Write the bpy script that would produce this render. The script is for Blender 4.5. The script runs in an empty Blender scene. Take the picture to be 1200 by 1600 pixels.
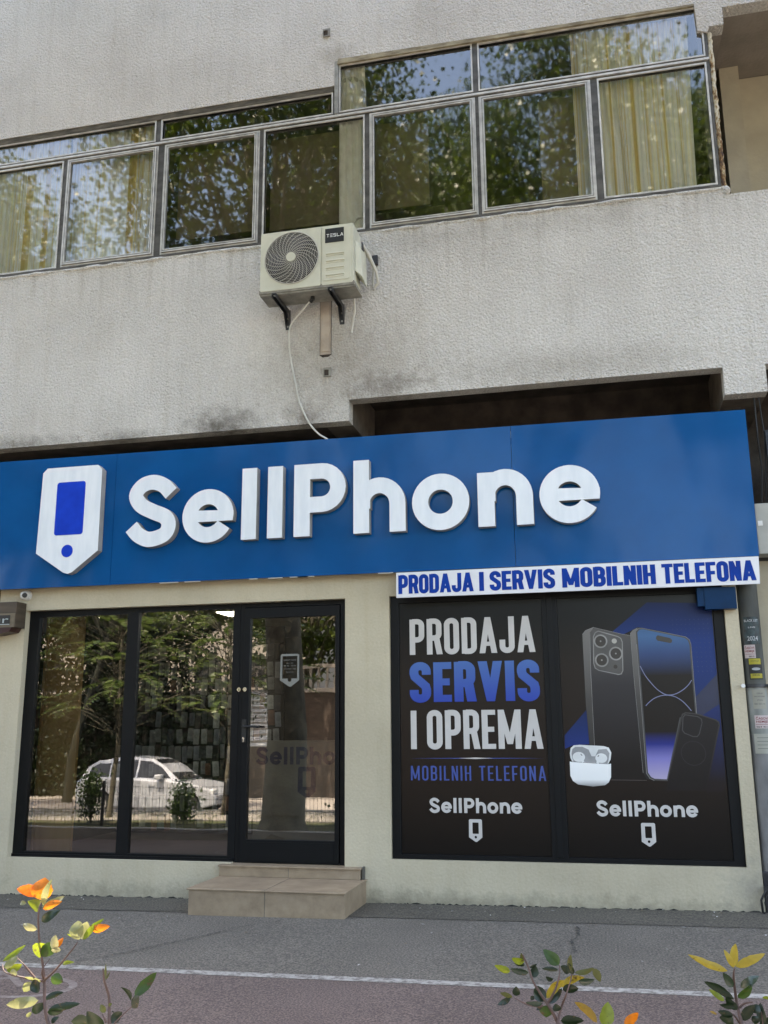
import bpy, math, random, json
import numpy as np
from mathutils import Vector, Matrix
from mathutils.geometry import delaunay_2d_cdt
random.seed(7); rng = np.random.default_rng(7)
sc = bpy.context.scene
COL = sc.collection
# ------------------------------------------------------------------ camera
cam_d = bpy.data.cameras.new('camera'); cam = bpy.data.objects.new('camera', cam_d); COL.objects.link(cam)
cam_d.sensor_fit = 'VERTICAL'; cam_d.sensor_height = 32; cam_d.lens = 29.487; cam_d.clip_end = 500
cam.matrix_world = Matrix(((0.9742014, 0.0572973, 0.2182859, 0.0),
                           (0.2255590, -0.2154638, -0.9501045, -8.8),
                           (-0.0074057, 0.9748294, -0.2228290, 1.53), (0, 0, 0, 1)))
sc.camera = cam
# ------------------------------------------------------------------ light
SUN_EL, SUN_AZ = math.radians(62), math.radians(-14)      # the sun stands behind the building
w = bpy.data.worlds.new('World'); sc.world = w; w.use_nodes = True
nt = w.node_tree; nt.nodes.clear()
wo = nt.nodes.new('ShaderNodeOutputWorld'); bg = nt.nodes.new('ShaderNodeBackground'); sky = nt.nodes.new('ShaderNodeTexSky')
sky.sky_type = 'NISHITA'; sky.sun_disc = False; sky.sun_elevation = SUN_EL; sky.sun_rotation = SUN_AZ
sky.air_density = 1.0; sky.dust_density = 3.0; sky.ozone_density = 0.4
bg.inputs[1].default_value = 0.15
nt.links.new(sky.outputs[0], bg.inputs[0]); nt.links.new(bg.outputs[0], wo.inputs[0])
sd = bpy.data.lights.new('sun', 'SUN'); sd.energy = 3.0; sd.angle = math.radians(0.5); sd.color = (1, 0.95, 0.87)
sun = bpy.data.objects.new('sun', sd); COL.objects.link(sun)
sdir = Vector((math.sin(SUN_AZ)*math.cos(SUN_EL), math.cos(SUN_AZ)*math.cos(SUN_EL), math.sin(SUN_EL)))
sun.rotation_euler = sdir.to_track_quat('Z', 'Y').to_euler()
sun.location = sdir*40
sc.view_settings.view_transform = 'Standard'; sc.view_settings.look = 'None'
sc.view_settings.exposure = 3.0
sc.view_settings.use_white_balance = True; sc.view_settings.white_balance_temperature = 7600; sc.view_settings.white_balance_tint = 11   # the camera's white balance for open shade; sc.view_settings.gamma = 1
# ------------------------------------------------------------------ material helpers
def nm(name):
    m = bpy.data.materials.new(name); m.use_nodes = True
    return m, m.node_tree, m.node_tree.nodes['Principled BSDF']
def coords(t, scale=(1, 1, 1)):
    tc = t.nodes.new('ShaderNodeTexCoord'); mp = t.nodes.new('ShaderNodeMapping')
    mp.inputs['Scale'].default_value = scale
    t.links.new(tc.outputs['Object'], mp.inputs[0]); return mp.outputs[0]
def noise(t, vec, scale, detail=4, rough=.55):
    n = t.nodes.new('ShaderNodeTexNoise'); n.inputs['Scale'].default_value = scale
    n.inputs['Detail'].default_value = detail; n.inputs['Roughness'].default_value = rough
    t.links.new(vec, n.inputs['Vector']); return n.outputs['Fac']
def ramp(t, fac, stops):
    r = t.nodes.new('ShaderNodeValToRGB'); e = r.color_ramp.elements
    while len(e) < len(stops): e.new(0.5)
    for k, (p, c) in enumerate(stops):
        e[k].position = p; e[k].color = (*c, 1) if len(c) == 3 else c
    t.links.new(fac, r.inputs[0]); return r.outputs[0]
def mixc(t, fac, a, b, mode='MIX'):
    m = t.nodes.new('ShaderNodeMix'); m.data_type = 'RGBA'; m.blend_type = mode
    for s, v in ((0, fac), (6, a), (7, b)):
        if hasattr(v, 'links') or hasattr(v, 'is_linked'): t.links.new(v, m.inputs[s])
        elif s == 0: m.inputs[0].default_value = v
        else: m.inputs[s].default_value = (*v, 1)
    return m.outputs[2]
def mathn(t, op, a, b=None, c=None):
    m = t.nodes.new('ShaderNodeMath'); m.operation = op
    for i, v in enumerate((a, b, c)):
        if v is None: continue
        if isinstance(v, (int, float)): m.inputs[i].default_value = v
        else: t.links.new(v, m.inputs[i])
    return m.outputs[0]
def bump(t, b, h, dist, strength=1.0):
    n = t.nodes.new('ShaderNodeBump'); n.inputs['Distance'].default_value = dist; n.inputs['Strength'].default_value = strength
    t.links.new(h, n.inputs['Height']); t.links.new(n.outputs[0], b.inputs['Normal']); return n
def sep(t, vec):
    s = t.nodes.new('ShaderNodeSeparateXYZ'); t.links.new(vec, s.inputs[0]); return s.outputs
def mat(name, c, c2=None, rough=.6, metal=0., nscale=6., bscale=None, bdist=.002, spec=.5, stretch=(1, 1, 1)):
    m, t, b = nm(name); v = coords(t, stretch)
    c2 = c2 or tuple(x*.82 for x in c)
    f = ramp(t, noise(t, v, nscale, 6), [(.35, c2), (.65, c)])
    t.links.new(f, b.inputs['Base Color'])
    b.inputs['Roughness'].default_value = rough; b.inputs['Metallic'].default_value = metal
    b.inputs['Specular IOR Level'].default_value = spec
    if bscale: bump(t, b, noise(t, v, bscale, 5), bdist)
    return m
def plaster(name, c, dirty, scale, dist, stains, finec=.74, drips=()):
    m, t, b = nm(name); v = coords(t)
    base = ramp(t, noise(t, v, 1.1, 5), [(.3, tuple(x*.86 for x in c)), (.7, c)])
    fine = ramp(t, noise(t, v, scale*1.3, 3), [(.3, (finec, finec, finec)), (.62, (1, 1, 1))])
    col = mixc(t, 1.0, base, fine, 'MULTIPLY')
    xyz = sep(t, v)
    for (x, z, rx, rz, amt, dc) in stains:
        dx = mathn(t, 'DIVIDE', mathn(t, 'SUBTRACT', xyz[0], x), rx); dz = mathn(t, 'DIVIDE', mathn(t, 'SUBTRACT', xyz[2], z), rz)
        d = mathn(t, 'SQRT', mathn(t, 'ADD', mathn(t, 'MULTIPLY', dx, dx), mathn(t, 'MULTIPLY', dz, dz)))
        d = mathn(t, 'ADD', d, mathn(t, 'MULTIPLY', mathn(t, 'SUBTRACT', noise(t, v, 9, 8, .7), .5), 2.2))
        f = mathn(t, 'MULTIPLY', mathn(t, 'SUBTRACT', 1.0, d), amt); f.node.use_clamp = True
        col = mixc(t, f, col, dc)
    for ztop, ln, amt in drips:                     # dirt washed down below a sill or edge
        q = mathn(t, 'DIVIDE', mathn(t, 'SUBTRACT', ztop, xyz[2]), ln)
        on = mathn(t, 'GREATER_THAN', q, 0.0); fade = mathn(t, 'SUBTRACT', 1.0, q); fade.node.use_clamp = True
        sn = ramp(t, noise(t, coords(t, (1, 1, .045)), 13, 5, .7), [(.50, (0, 0, 0)), (.66, (1, 1, 1))])
        f = mathn(t, 'MULTIPLY', mathn(t, 'MULTIPLY', fade, on), mathn(t, 'MULTIPLY', sn, amt)); col = mixc(t, f, col, (.17, .15, .12))
    pt = ramp(t, noise(t, v, .45, 7, .62), [(.38, (.89, .88, .865)), (.5, (.96, .96, .955)), (.62, (1, 1, 1))]); col = mixc(t, 1, col, pt, 'MULTIPLY')
    st = ramp(t, noise(t, coords(t, (5, 5, .35)), 2.2, 6), [(.48, (1, 1, 1)), (.75, dirty)])
    col = mixc(t, .22, col, st, 'MULTIPLY')
    t.links.new(col, b.inputs['Base Color']); b.inputs['Roughness'].default_value = .95; b.inputs['Specular IOR Level'].default_value = .2
    vo = t.nodes.new('ShaderNodeTexVoronoi'); vo.inputs['Scale'].default_value = scale; t.links.new(v, vo.inputs['Vector'])
    h = mathn(t, 'ADD', mathn(t, 'MULTIPLY', noise(t, v, scale*.8, 4, .6), 1.2), mathn(t, 'MULTIPLY', vo.outputs['Distance'], .5))
    bump(t, b, h, dist); return m
def glass(name, refl, tint=(.9, .92, .9), wav=0., wscale=2., rough=0.):
    m, t, b = nm(name); t.nodes.remove(b); out = t.nodes['Material Output']
    tr = t.nodes.new('ShaderNodeBsdfTransparent'); tr.inputs[0].default_value = (*tint, 1)
    gl = t.nodes.new('ShaderNodeBsdfGlossy'); gl.inputs['Roughness'].default_value = rough
    fr = t.nodes.new('ShaderNodeFresnel'); fr.inputs['IOR'].default_value = 1.52
    f = mathn(t, 'ADD', mathn(t, 'MULTIPLY', fr.outputs[0], 1.0), refl); f.node.use_clamp = True
    if wav:
        n = t.nodes.new('ShaderNodeBump'); n.inputs['Distance'].default_value = wav
        t.links.new(noise(t, coords(t, (1, 1, 1.6)), wscale, 1.5), n.inputs['Height']); t.links.new(n.outputs[0], gl.inputs['Normal'])
    mx = t.nodes.new('ShaderNodeMixShader'); t.links.new(f, mx.inputs[0]); t.links.new(tr.outputs[0], mx.inputs[1]); t.links.new(gl.outputs[0], mx.inputs[2])
    t.links.new(mx.outputs[0], out.inputs[0]); return m
def leafmat(name, c, c2, trans=.45, rough=.45, spec=.5, vein=True):
    m, t, b = nm(name); out = t.nodes['Material Output']
    g = t.nodes.new('ShaderNodeNewGeometry')
    col = mixc(t, g.outputs['Random Per Island'], c, c2)
    if vein:
        col = mixc(t, mathn(t, 'MULTIPLY', noise(t, coords(t), 90, 4), .9), col, tuple(x*.5 for x in c))
        col = mixc(t, ramp(t, noise(t, coords(t), 55, 5, .7), [(.60, (0, 0, 0)), (.66, (.85, .85, .85))]), col, (.09, .05, .02))
    t.links.new(col, b.inputs['Base Color']); b.inputs['Roughness'].default_value = rough; b.inputs['Specular IOR Level'].default_value = spec
    tl = t.nodes.new('ShaderNodeBsdfTranslucent'); t.links.new(col, tl.inputs[0])
    mx = t.nodes.new('ShaderNodeMixShader'); mx.inputs[0].default_value = trans
    t.links.new(b.outputs[0], mx.inputs[1]); t.links.new(tl.outputs[0], mx.inputs[2]); t.links.new(mx.outputs[0], out.inputs[0]); return m
def zramp(name, stops, z0, z1, rough=.45, xk=0.):
    """printed colour gradient between heights z0 and z1 (a print, part of the sheet's ink)"""
    m, t, b = nm(name); xyz = sep(t, coords(t))
    f = mathn(t, 'DIVIDE', mathn(t, 'SUBTRACT', mathn(t, 'ADD', xyz[2], mathn(t, 'MULTIPLY', xyz[0], xk)), z0), z1-z0)
    t.links.new(ramp(t, f, stops), b.inputs['Base Color']); b.inputs['Roughness'].default_value = rough; b.inputs['Specular IOR Level'].default_value = .22; return m
# ------------------------------------------------------------------ mesh helpers
class MB:
    def __init__(s): s.v = []; s.f = []; s.mi = []; s.cur = 0; s.sm = []
    def add(s, vs, fs, smooth=False):
        o = len(s.v); s.v += [tuple(p) for p in vs]
        for f in fs: s.f.append(tuple(i+o for i in f)); s.mi.append(s.cur); s.sm.append(smooth)
        return s
    def box(s, x0, x1, y0, y1, z0, z1):
        return s.add([(x, y, z) for x in (x0, x1) for y in (y0, y1) for z in (z0, z1)],
                     [(0, 1, 3, 2), (4, 6, 7, 5), (0, 4, 5, 1), (2, 3, 7, 6), (0, 2, 6, 4), (1, 5, 7, 3)])
    def tube(s, pts, r, n=10, cap=True, smooth=True):
        pts = [Vector(p) for p in pts]; rr = r if isinstance(r, (list, tuple)) else [r]*len(pts)
        vs = []; up = None
        for i, p in enumerate(pts):
            d = (pts[min(i+1, len(pts)-1)]-pts[max(i-1, 0)]).normalized()
            if up is None: up = d.orthogonal().normalized()
            up = (up - d*up.dot(d)); up = up.normalized() if up.length > 1e-6 else d.orthogonal().normalized()
            q = d.cross(up)
            for k in range(n):
                a = 2*math.pi*k/n; vs.append(p+(up*math.cos(a)+q*math.sin(a))*rr[i])
        fs = [(i*n+k, i*n+(k+1) % n, (i+1)*n+(k+1) % n, (i+1)*n+k) for i in range(len(pts)-1) for k in range(n)]
        s.add(vs, fs, smooth)
        if cap:
            s.add(vs[:n], [tuple(range(n))[::-1]]); s.add(vs[-n:], [tuple(range(n))])
        return s
    def flat(s, polys, y0, y1=None, holes=(), ridx=0):
        """union of xz polygons minus holes; front at y0, back at y1 (None: one sheet)"""
        V, F = cdt(polys, holes)
        n = len(V); fs = [f for f in F]
        if y1 is None: return s.add([(x, y0, z) for x, z in V], fs)
        cnt = {}
        for f in F:
            for a, b in ((f[0], f[1]), (f[1], f[2]), (f[2], f[0])): cnt[(a, b)] = 1
        side = [(b, a, a+n, b+n) for (a, b) in cnt if (b, a) not in cnt]
        return s.add([(x, y0, z) for x, z in V]+[(x, y1, z) for x, z in V], fs+[tuple(i+n for i in f[::-1]) for f in F]+side)
    def build(s, name, m, parent=None, bevel=0, xf=None):
        me = bpy.data.meshes.new(name); me.from_pydata([Vector(p) for p in s.v], [], s.f)
        for q in (m if isinstance(m, (list, tuple)) else [m]): me.materials.append(q)
        me.polygons.foreach_set('material_index', s.mi); me.polygons.foreach_set('use_smooth', s.sm); me.update()
        o = bpy.data.objects.new(name, me); COL.objects.link(o)
        if parent is not None: par(o, parent)
        if bevel:
            b = o.modifiers.new('bevel', 'BEVEL'); b.width = bevel; b.segments = 2; b.limit_method = 'ANGLE'; b.angle_limit = math.radians(40)
        return o
def wm(o):
    m = Matrix.Translation(o.location) @ o.rotation_euler.to_matrix().to_4x4() @ Matrix.Diagonal((*o.scale, 1))
    return wm(o.parent) @ o.matrix_parent_inverse @ m if o.parent else m
def par(o, p): o.parent = p; o.matrix_parent_inverse = wm(p).inverted()      # meshes are written in world coordinates
def cdt(polys, holes=()):
    vs, fs = [], []; ns = len(polys)
    for p in list(polys)+list(holes):
        if sum(p[i-1][0]*p[i][1]-p[i][0]*p[i-1][1] for i in range(len(p))) < 0: p = list(p)[::-1]
        o = len(vs); vs += [Vector((float(a), float(b))) for a, b in p]; fs.append(list(range(o, o+len(p))))
    V, E, F, ov, oe, of = delaunay_2d_cdt(vs, [], fs, 1, 1e-5, True)
    out = []
    for f, o in zip(F, of):
        if any(k < ns for k in o) and not any(k >= ns for k in o):
            for k in range(1, len(f)-1):
                a, b, c = V[f[0]], V[f[k]], V[f[k+1]]
                ar = (b.x-a.x)*(c.y-a.y)-(b.y-a.y)*(c.x-a.x)
                if abs(ar) > 1e-12: out.append((f[0], f[k], f[k+1]) if ar > 0 else (f[0], f[k+1], f[k]))
    # xz seen from -y: counter-clockwise in (x,z) has its normal towards -y
    return [(v.x, v.y) for v in V], out
def stroke(pts, w, closed=False):
    """quads of a stroked line with mitred joints, to be unioned by cdt"""
    P = []
    for p in pts:
        p = Vector(p)
        if not P or (p-P[-1]).length > 1e-4: P.append(p)
    if closed and (P[0]-P[-1]).length < 1e-4: P.pop()
    n = len(P); L = []; R = []
    for i, p in enumerate(P):
        a = P[i-1] if (i or closed) else None; b = P[(i+1) % n] if (i < n-1 or closed) else None
        d0 = (p-a).normalized() if a is not None else None; d1 = (b-p).normalized() if b is not None else None
        d0 = d0 if d0 is not None else d1; d1 = d1 if d1 is not None else d0
        t = (d0+d1).normalized(); nrm = Vector((-t.y, t.x)); k = min(1/max(nrm.dot(Vector((-d0.y, d0.x))), .35), 2.2)
        L.append(p+nrm*w/2*k); R.append(p-nrm*w/2*k)
    m = n if closed else n-1
    return [q for i in range(m) for q in ([L[i], R[i], R[(i+1) % n]], [L[i], R[(i+1) % n], L[(i+1) % n]])]
def arc(cx, cz, rx, rz, a0, a1, n=16):
    return [(cx+rx*math.cos(math.radians(a0+(a1-a0)*k/n)), cz+rz*math.sin(math.radians(a0+(a1-a0)*k/n))) for k in range(n+1)]
def rect(x0, x1, z0, z1): return [(x0, z0), (x1, z0), (x1, z1), (x0, z1)]
def catmull(P, n=8):
    P = [Vector(p) for p in P]; P = [P[0]*2-P[1]]+P+[P[-1]*2-P[-2]]; out = []
    for i in range(1, len(P)-2):
        for k in range(n):
            t = k/n; a, b, c, d = P[i-1:i+3]
            out.append(.5*((2*b)+(c-a)*t+(2*a-5*b+4*c-d)*t*t+(3*b-a-3*c+d)*t**3))
    out.append(P[-2]); return out
def rrect(x0, x1, z0, z1, r, n=5):
    return (arc(x1-r, z0+r, r, r, -90, 0, n)+arc(x1-r, z1-r, r, r, 0, 90, n)+arc(x0+r, z1-r, r, r, 90, 180, n)+arc(x0+r, z0+r, r, r, 180, 270, n))
# ------------------------------------------------------------------ object helpers
def tag(o, label=None, cat=None, group=None, kind=None):
    for k, v in (('label', label), ('category', cat), ('group', group), ('kind', kind)):
        if v: o[k] = v
    return o
def empty(name, loc, label, cat, group=None):
    o = bpy.data.objects.new(name, None); COL.objects.link(o); o.location = loc; o.empty_display_size = .1
    return tag(o, label, cat, group)
def text_polys(s, x0, z0, h, y, mb, width=None, sx=1.0, bold=0):
    """small lettering with Blender's built-in font, turned into a mesh standing in the xz plane"""
    cu = bpy.data.curves.new('t', 'FONT'); cu.body = s; cu.size = 1; cu.offset = bold; cu.resolution_u = 3
    o = bpy.data.objects.new('t', cu); COL.objects.link(o); dg = bpy.context.evaluated_depsgraph_get(); dg.update()
    me = bpy.data.meshes.new_from_object(o.evaluated_get(dg)); vs = [v.co.copy() for v in me.vertices]
    fs = [tuple(p.vertices) for p in me.polygons]; bpy.data.objects.remove(o); bpy.data.curves.remove(cu); bpy.data.meshes.remove(me)
    if not vs: return
    xa = min(v.x for v in vs); xb = max(v.x for v in vs); za = min(v.y for v in vs); zb = max(v.y for v in vs)
    k = h/(zb-za); kx = (width/(xb-xa)) if width else k*sx
    mb.add([(x0+(v.x-xa)*kx, y, z0+(v.y-za)*k) for v in vs], fs)
# ------------------------------------------------------------------ lettering
def G_letters():
    """geometric bold letters of the shop name, in metres from the left edge and base line of the big sign"""
    X0, Z0, t = -4.717, 3.357, .157
    def o(cx): return [*stroke(arc(cx, .266, .197, .197, 0, 360, 40)[:-1], t, True)]
    def e(cx):
        q = stroke(arc(cx, .266, .197, .197, 0, 330, 40), t)
        return q+[[(cx-.18, .205), (cx+.268, .205), (cx+.2755, .266), (cx+.2745, .31), (cx-.18, .327)]]
    def n(x, h): return [rect(x, x+t, 0, h)]+stroke([(x+.0895, .24)]+arc(x+.2585, .276, .1795, .1905, 160, 0, 16)+[(x+.438, 0)], t)
    L = []
    L.append(('S', stroke([(a-X0, b-Z0) for a, b in catmull(SS, 6)], t)))
    L.append(('e', e(.914)))
    L.append(('l', [rect(1.274, 1.431, 0, .73)])); L.append(('l', [rect(1.547, 1.704, 0, .73)]))
    px = 1.822
    L.append(('P', [rect(px, px+.165, 0, .73)]+stroke([(px+.08, .651), (px+.284, .651)]+arc(px+.284, .482, .167, .169, 90, -90, 14)[1:-1]+[(px+.284, .313), (px+.08, .313)], t)))
    L.append(('h', n(2.429, .73))); L.append(('o', o(3.286))); L.append(('n', n(3.642, .522))); L.append(('e', e(4.494)))
    return X0, Z0, L
def logo_polys(cx, zt, w):
    """the tag-shaped emblem: width w, top at zt; outline, screen hole, dot hole"""
    k = w/.69; c = .05*k
    out = [(-.345*k+c, 0), (-.345*k, -c), (-.36*k, -.915*k), (-.03*k, -1.13*k), (.02*k, -1.145*k), (.07*k, -1.13*k), (.35*k, -.915*k), (.345*k, -c), (.345*k-c, 0)]
    out = [(cx+a, zt+b) for a, b in out]
    scr = rrect(cx-.165*k, cx+.165*k, zt-.735*k, zt-.165*k, .03*k)
    dot = arc(cx, zt-.905*k, .066*k, .066*k, 0, 360, 20)[:-1]
    return out, scr, dot
def C_glyph(ch, w, t):
    """condensed grotesque capitals, height 1"""
    u = t*.85; a = t/2; b = u/2; r = min(w*.34, .2, (w-t)/2-.004)
    def loop(z0, z1): return [(a+p*0, q) for p, q in ()]
    if ch == 'I': return [rect(0, t, 0, 1)]
    if ch == 'O': return stroke(rrect(a, w-a, b, 1-b, r, 6), t, True)
    if ch == 'D': return [rect(0, t, 0, 1)]+stroke([(a, 1-b)]+arc(w-a-r, 1-b-r, r, r, 90, 0, 6)+arc(w-a-r, b+r, r, r, 0, -90, 6)+[(a, b)], t)
    def bowl(z0, z1, ww=w):
        rr = min(r, (z1-z0)/2-.01); return stroke([(a, z1)]+arc(ww-a-rr, z1-rr, rr, rr, 90, 0, 6)+arc(ww-a-rr, z0+rr, rr, rr, 0, -90, 6)+[(a, z0)], t)
    if ch == 'P': return [rect(0, t, 0, 1)]+bowl(.42, 1-b)
    if ch == 'R': return [rect(0, t, 0, 1)]+bowl(.46, 1-b)+[[(w*.45, .46), (w*.45+t*1.05, .46), (w+.02, 0), (w+.02-t*1.05, 0)]]
    if ch == 'B': return [rect(0, t, 0, 1)]+bowl(.5, 1-b, w*.97)+bowl(b, .5)
    if ch == 'A': return [[(0, 0), (t, 0), (w/2+t*.5, 1), (w/2-t*.5, 1)], [(w-t, 0), (w, 0), (w/2+t*.5, 1), (w/2-t*.5, 1)], rect(w*.24, w*.76, .2, .2+u*.9)]
    if ch == 'V': return [[(0, 1), (t, 1), (w/2+t*.45, 0), (w/2-t*.45, 0)], [(w-t, 1), (w, 1), (w/2+t*.45, 0), (w/2-t*.45, 0)]]
    if ch == 'J': return stroke([(w-a, 1), (w-a, b+r)]+arc(w-a-r, b+r, r, r, 0, -90, 6)[1:]+arc(a+r, b+r, r, r, -90, -180, 6)+[(a, .36)], t)
    if ch == 'E': return [rect(0, t, 0, 1), rect(0, w, 0, u), rect(0, w, 1-u, 1), rect(0, w*.9, .5-b, .5+b)]
    if ch == 'F': return [rect(0, t, 0, 1), rect(0, w, 1-u, 1), rect(0, w*.9, .46-b, .46+b)]
    if ch == 'L': return [rect(0, t, 0, 1), rect(0, w, 0, u)]
    if ch == 'T': return [rect(w/2-a, w/2+a, 0, 1), rect(0, w, 1-u, 1)]
    if ch == 'H': return [rect(0, t, 0, 1), rect(w-t, w, 0, 1), rect(0, w, .5-b, .5+b)]
    if ch == 'N': return [rect(0, t, 0, 1), rect(w-t, w, 0, 1), [(0, 1), (t, 1), (w, 0), (w-t, 0)]]
    if ch == 'M': return [rect(0, t, 0, 1), rect(w-t, w, 0, 1), [(0, 1), (t, 1), (w/2+t*.45, .12), (w/2-t*.45, .12)], [(w-t, 1), (w, 1), (w/2+t*.45, .12), (w/2-t*.45, .12)]]
    if ch == 'S': return stroke([(w-a, .69), (w-a, 1-b-r)]+arc(w-a-r, 1-b-r, r, r, 0, 90, 6)[1:]+arc(a+r, 1-b-r, r, r, 90, 180, 6)+[(a, .72), (a+.02, .64), (w-a-.02, .40), (w-a, .31)]+arc(w-a-r, b+r, r, r, 0, -90, 6)+arc(a+r, b+r, r, r, -90, -180, 6)+[(a, .31)], t)
    return []
CW = {'I': 0, 'M': 1.42, 'A': 1.16, 'J': .98, 'E': .86, 'F': .84, 'L': .84, 'T': .98, 'V': 1.14, 'S': 1.02, ' ': .5}
def C_text(mb, s, x0, x1, z0, z1, y0, y1, w=.42, t=.15, gap=.06, space=.22):
    H = z1-z0; xs = []; x = 0
    for ch in s:
        cw = t if ch == 'I' else (space if ch == ' ' else w*CW.get(ch, 1.0)); xs.append((ch, x, cw)); x += cw+(gap if ch != ' ' else 0)
    tot = x-gap; k = (x1-x0)/tot
    for ch, xx, cw in xs:
        if ch == ' ': continue
        mb.flat([[(x0+(xx+p[0])*k, z0+p[1]*H) for p in q] for q in C_glyph(ch, cw, t)], y0, y1)
# ------------------------------------------------------------------ outlines measured on the real planes (metres)
SHAPES={"beam_a":[[0.41,2.628],[1.076,2.603],[0.972,2.5],[0.979,1.97],[0.761,1.766],[0.759,2.239],[0.574,2.351],[0.316,2.406],[0.167,2.336],[0.089,2.372]],"beam_b":[[0.761,1.766],[0.979,1.97],[0.973,1.711],[0.766,1.585]],"beam_c":[[0.766,1.585],[0.973,1.711],[0.986,1.017],[0.921,0.967],[0.798,0.966],[0.953,1.532]],"beam_d":[[-0.387,1.45],[-0.183,1.673],[-0.173,1.371],[-0.325,1.361],[-0.392,1.332]],"side_a":[[-0.182,2.353],[-0.151,2.389],[-0.075,2.417],[-0.114,2.364],[-0.125,1.992],[-0.128,1.358],[-0.17,1.358],[-0.184,1.726]],"body_a":[[-0.118,2.364],[-0.075,2.414],[0.174,2.346],[0.252,2.331],[0.305,1.066],[-0.027,1.064],[-0.128,1.358],[-0.125,1.992]],"plateau":[[-0.084,2.329],[-0.065,2.367],[-0.037,2.38],[0.133,2.326],[0.159,2.309],[0.17,2.275],[0.16,2.02],[0.145,1.989],[0.119,1.984],[-0.051,2.024],[-0.083,2.045],[-0.094,2.085]],"side_b":[[0.247,2.354],[0.269,2.38],[0.316,2.402],[0.298,2.366],[0.3,2.251],[0.309,1.126],[0.356,1.066],[0.306,1.069],[0.278,1.126],[0.249,2.078]],"bezel":[[0.296,2.37],[0.322,2.396],[0.355,2.395],[0.726,2.306],[0.756,2.279],[0.766,2.239],[0.768,1.61],[0.635,1.599],[0.481,1.056],[0.368,1.061],[0.332,1.078],[0.306,1.12],[0.296,2.251]],"screen":[[0.309,2.359],[0.331,2.382],[0.361,2.384],[0.715,2.296],[0.743,2.272],[0.752,2.232],[0.756,1.63],[0.622,1.599],[0.475,1.071],[0.372,1.076],[0.343,1.091],[0.32,1.129],[0.31,2.251]],"pill":[[0.47,2.314],[0.484,2.327],[0.59,2.299],[0.608,2.28],[0.601,2.259],[0.587,2.254],[0.481,2.278],[0.469,2.293]],"case_out":[[0.63,1.599],[0.645,1.631],[0.676,1.645],[0.776,1.631],[0.928,1.578],[0.951,1.558],[0.954,1.526],[0.799,0.978],[0.463,0.976]],"case_in":[[0.642,1.596],[0.654,1.622],[0.678,1.633],[0.775,1.621],[0.921,1.569],[0.941,1.551],[0.943,1.526],[0.79,0.988],[0.474,0.986]],"lid_out":[[-0.349,1.293],[-0.339,1.339],[-0.311,1.362],[-0.258,1.367],[-0.049,1.355],[-0.005,1.342],[0.015,1.299],[0.006,1.241],[-0.017,1.202],[-0.332,1.222],[-0.346,1.254]],"lid_in":[[-0.333,1.293],[-0.324,1.33],[-0.299,1.348],[-0.233,1.349],[-0.182,1.325],[-0.159,1.267],[-0.126,1.267],[-0.097,1.325],[-0.025,1.331],[-0.001,1.293],[-0.012,1.235],[-0.024,1.205],[-0.319,1.222],[-0.33,1.254]],"box_body":[[-0.353,1.222],[-0.332,1.218],[-0.02,1.199],[0.007,1.203],[-0.0,1.087],[-0.022,1.043],[-0.056,1.019],[-0.16,1.007],[-0.29,1.024],[-0.334,1.054],[-0.354,1.099]]}
CIRC={"lens":[[-0.022,2.287,0.061],[0.107,2.172,0.061],[-0.021,2.116,0.061]],"flash":[[0.1,2.286,0.023]],"mic":[[0.097,2.054,0.018]],"ring":[[0.715,1.292,0.102]],"bud":[[-0.271,1.261,0.055],[-0.075,1.251,0.052]]}
LINES={"arc_a":[[0.313,2.056],[0.353,1.969],[0.412,1.886],[0.46,1.835],[0.522,1.798],[0.592,1.801],[0.658,1.832],[0.713,1.877],[0.748,1.922]],"arc_b":[[0.339,1.703],[0.37,1.734],[0.417,1.768],[0.47,1.788],[0.524,1.794],[0.585,1.784],[0.646,1.748],[0.693,1.699],[0.725,1.656]],"base":[[0.001,1.064],[0.305,1.061]],"cam":[[0.65,1.599],[0.668,1.622],[0.774,1.605],[0.804,1.584],[0.807,1.552],[0.777,1.457],[0.758,1.434],[0.723,1.434],[0.652,1.464],[0.637,1.489],[0.65,1.599]]}
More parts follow.
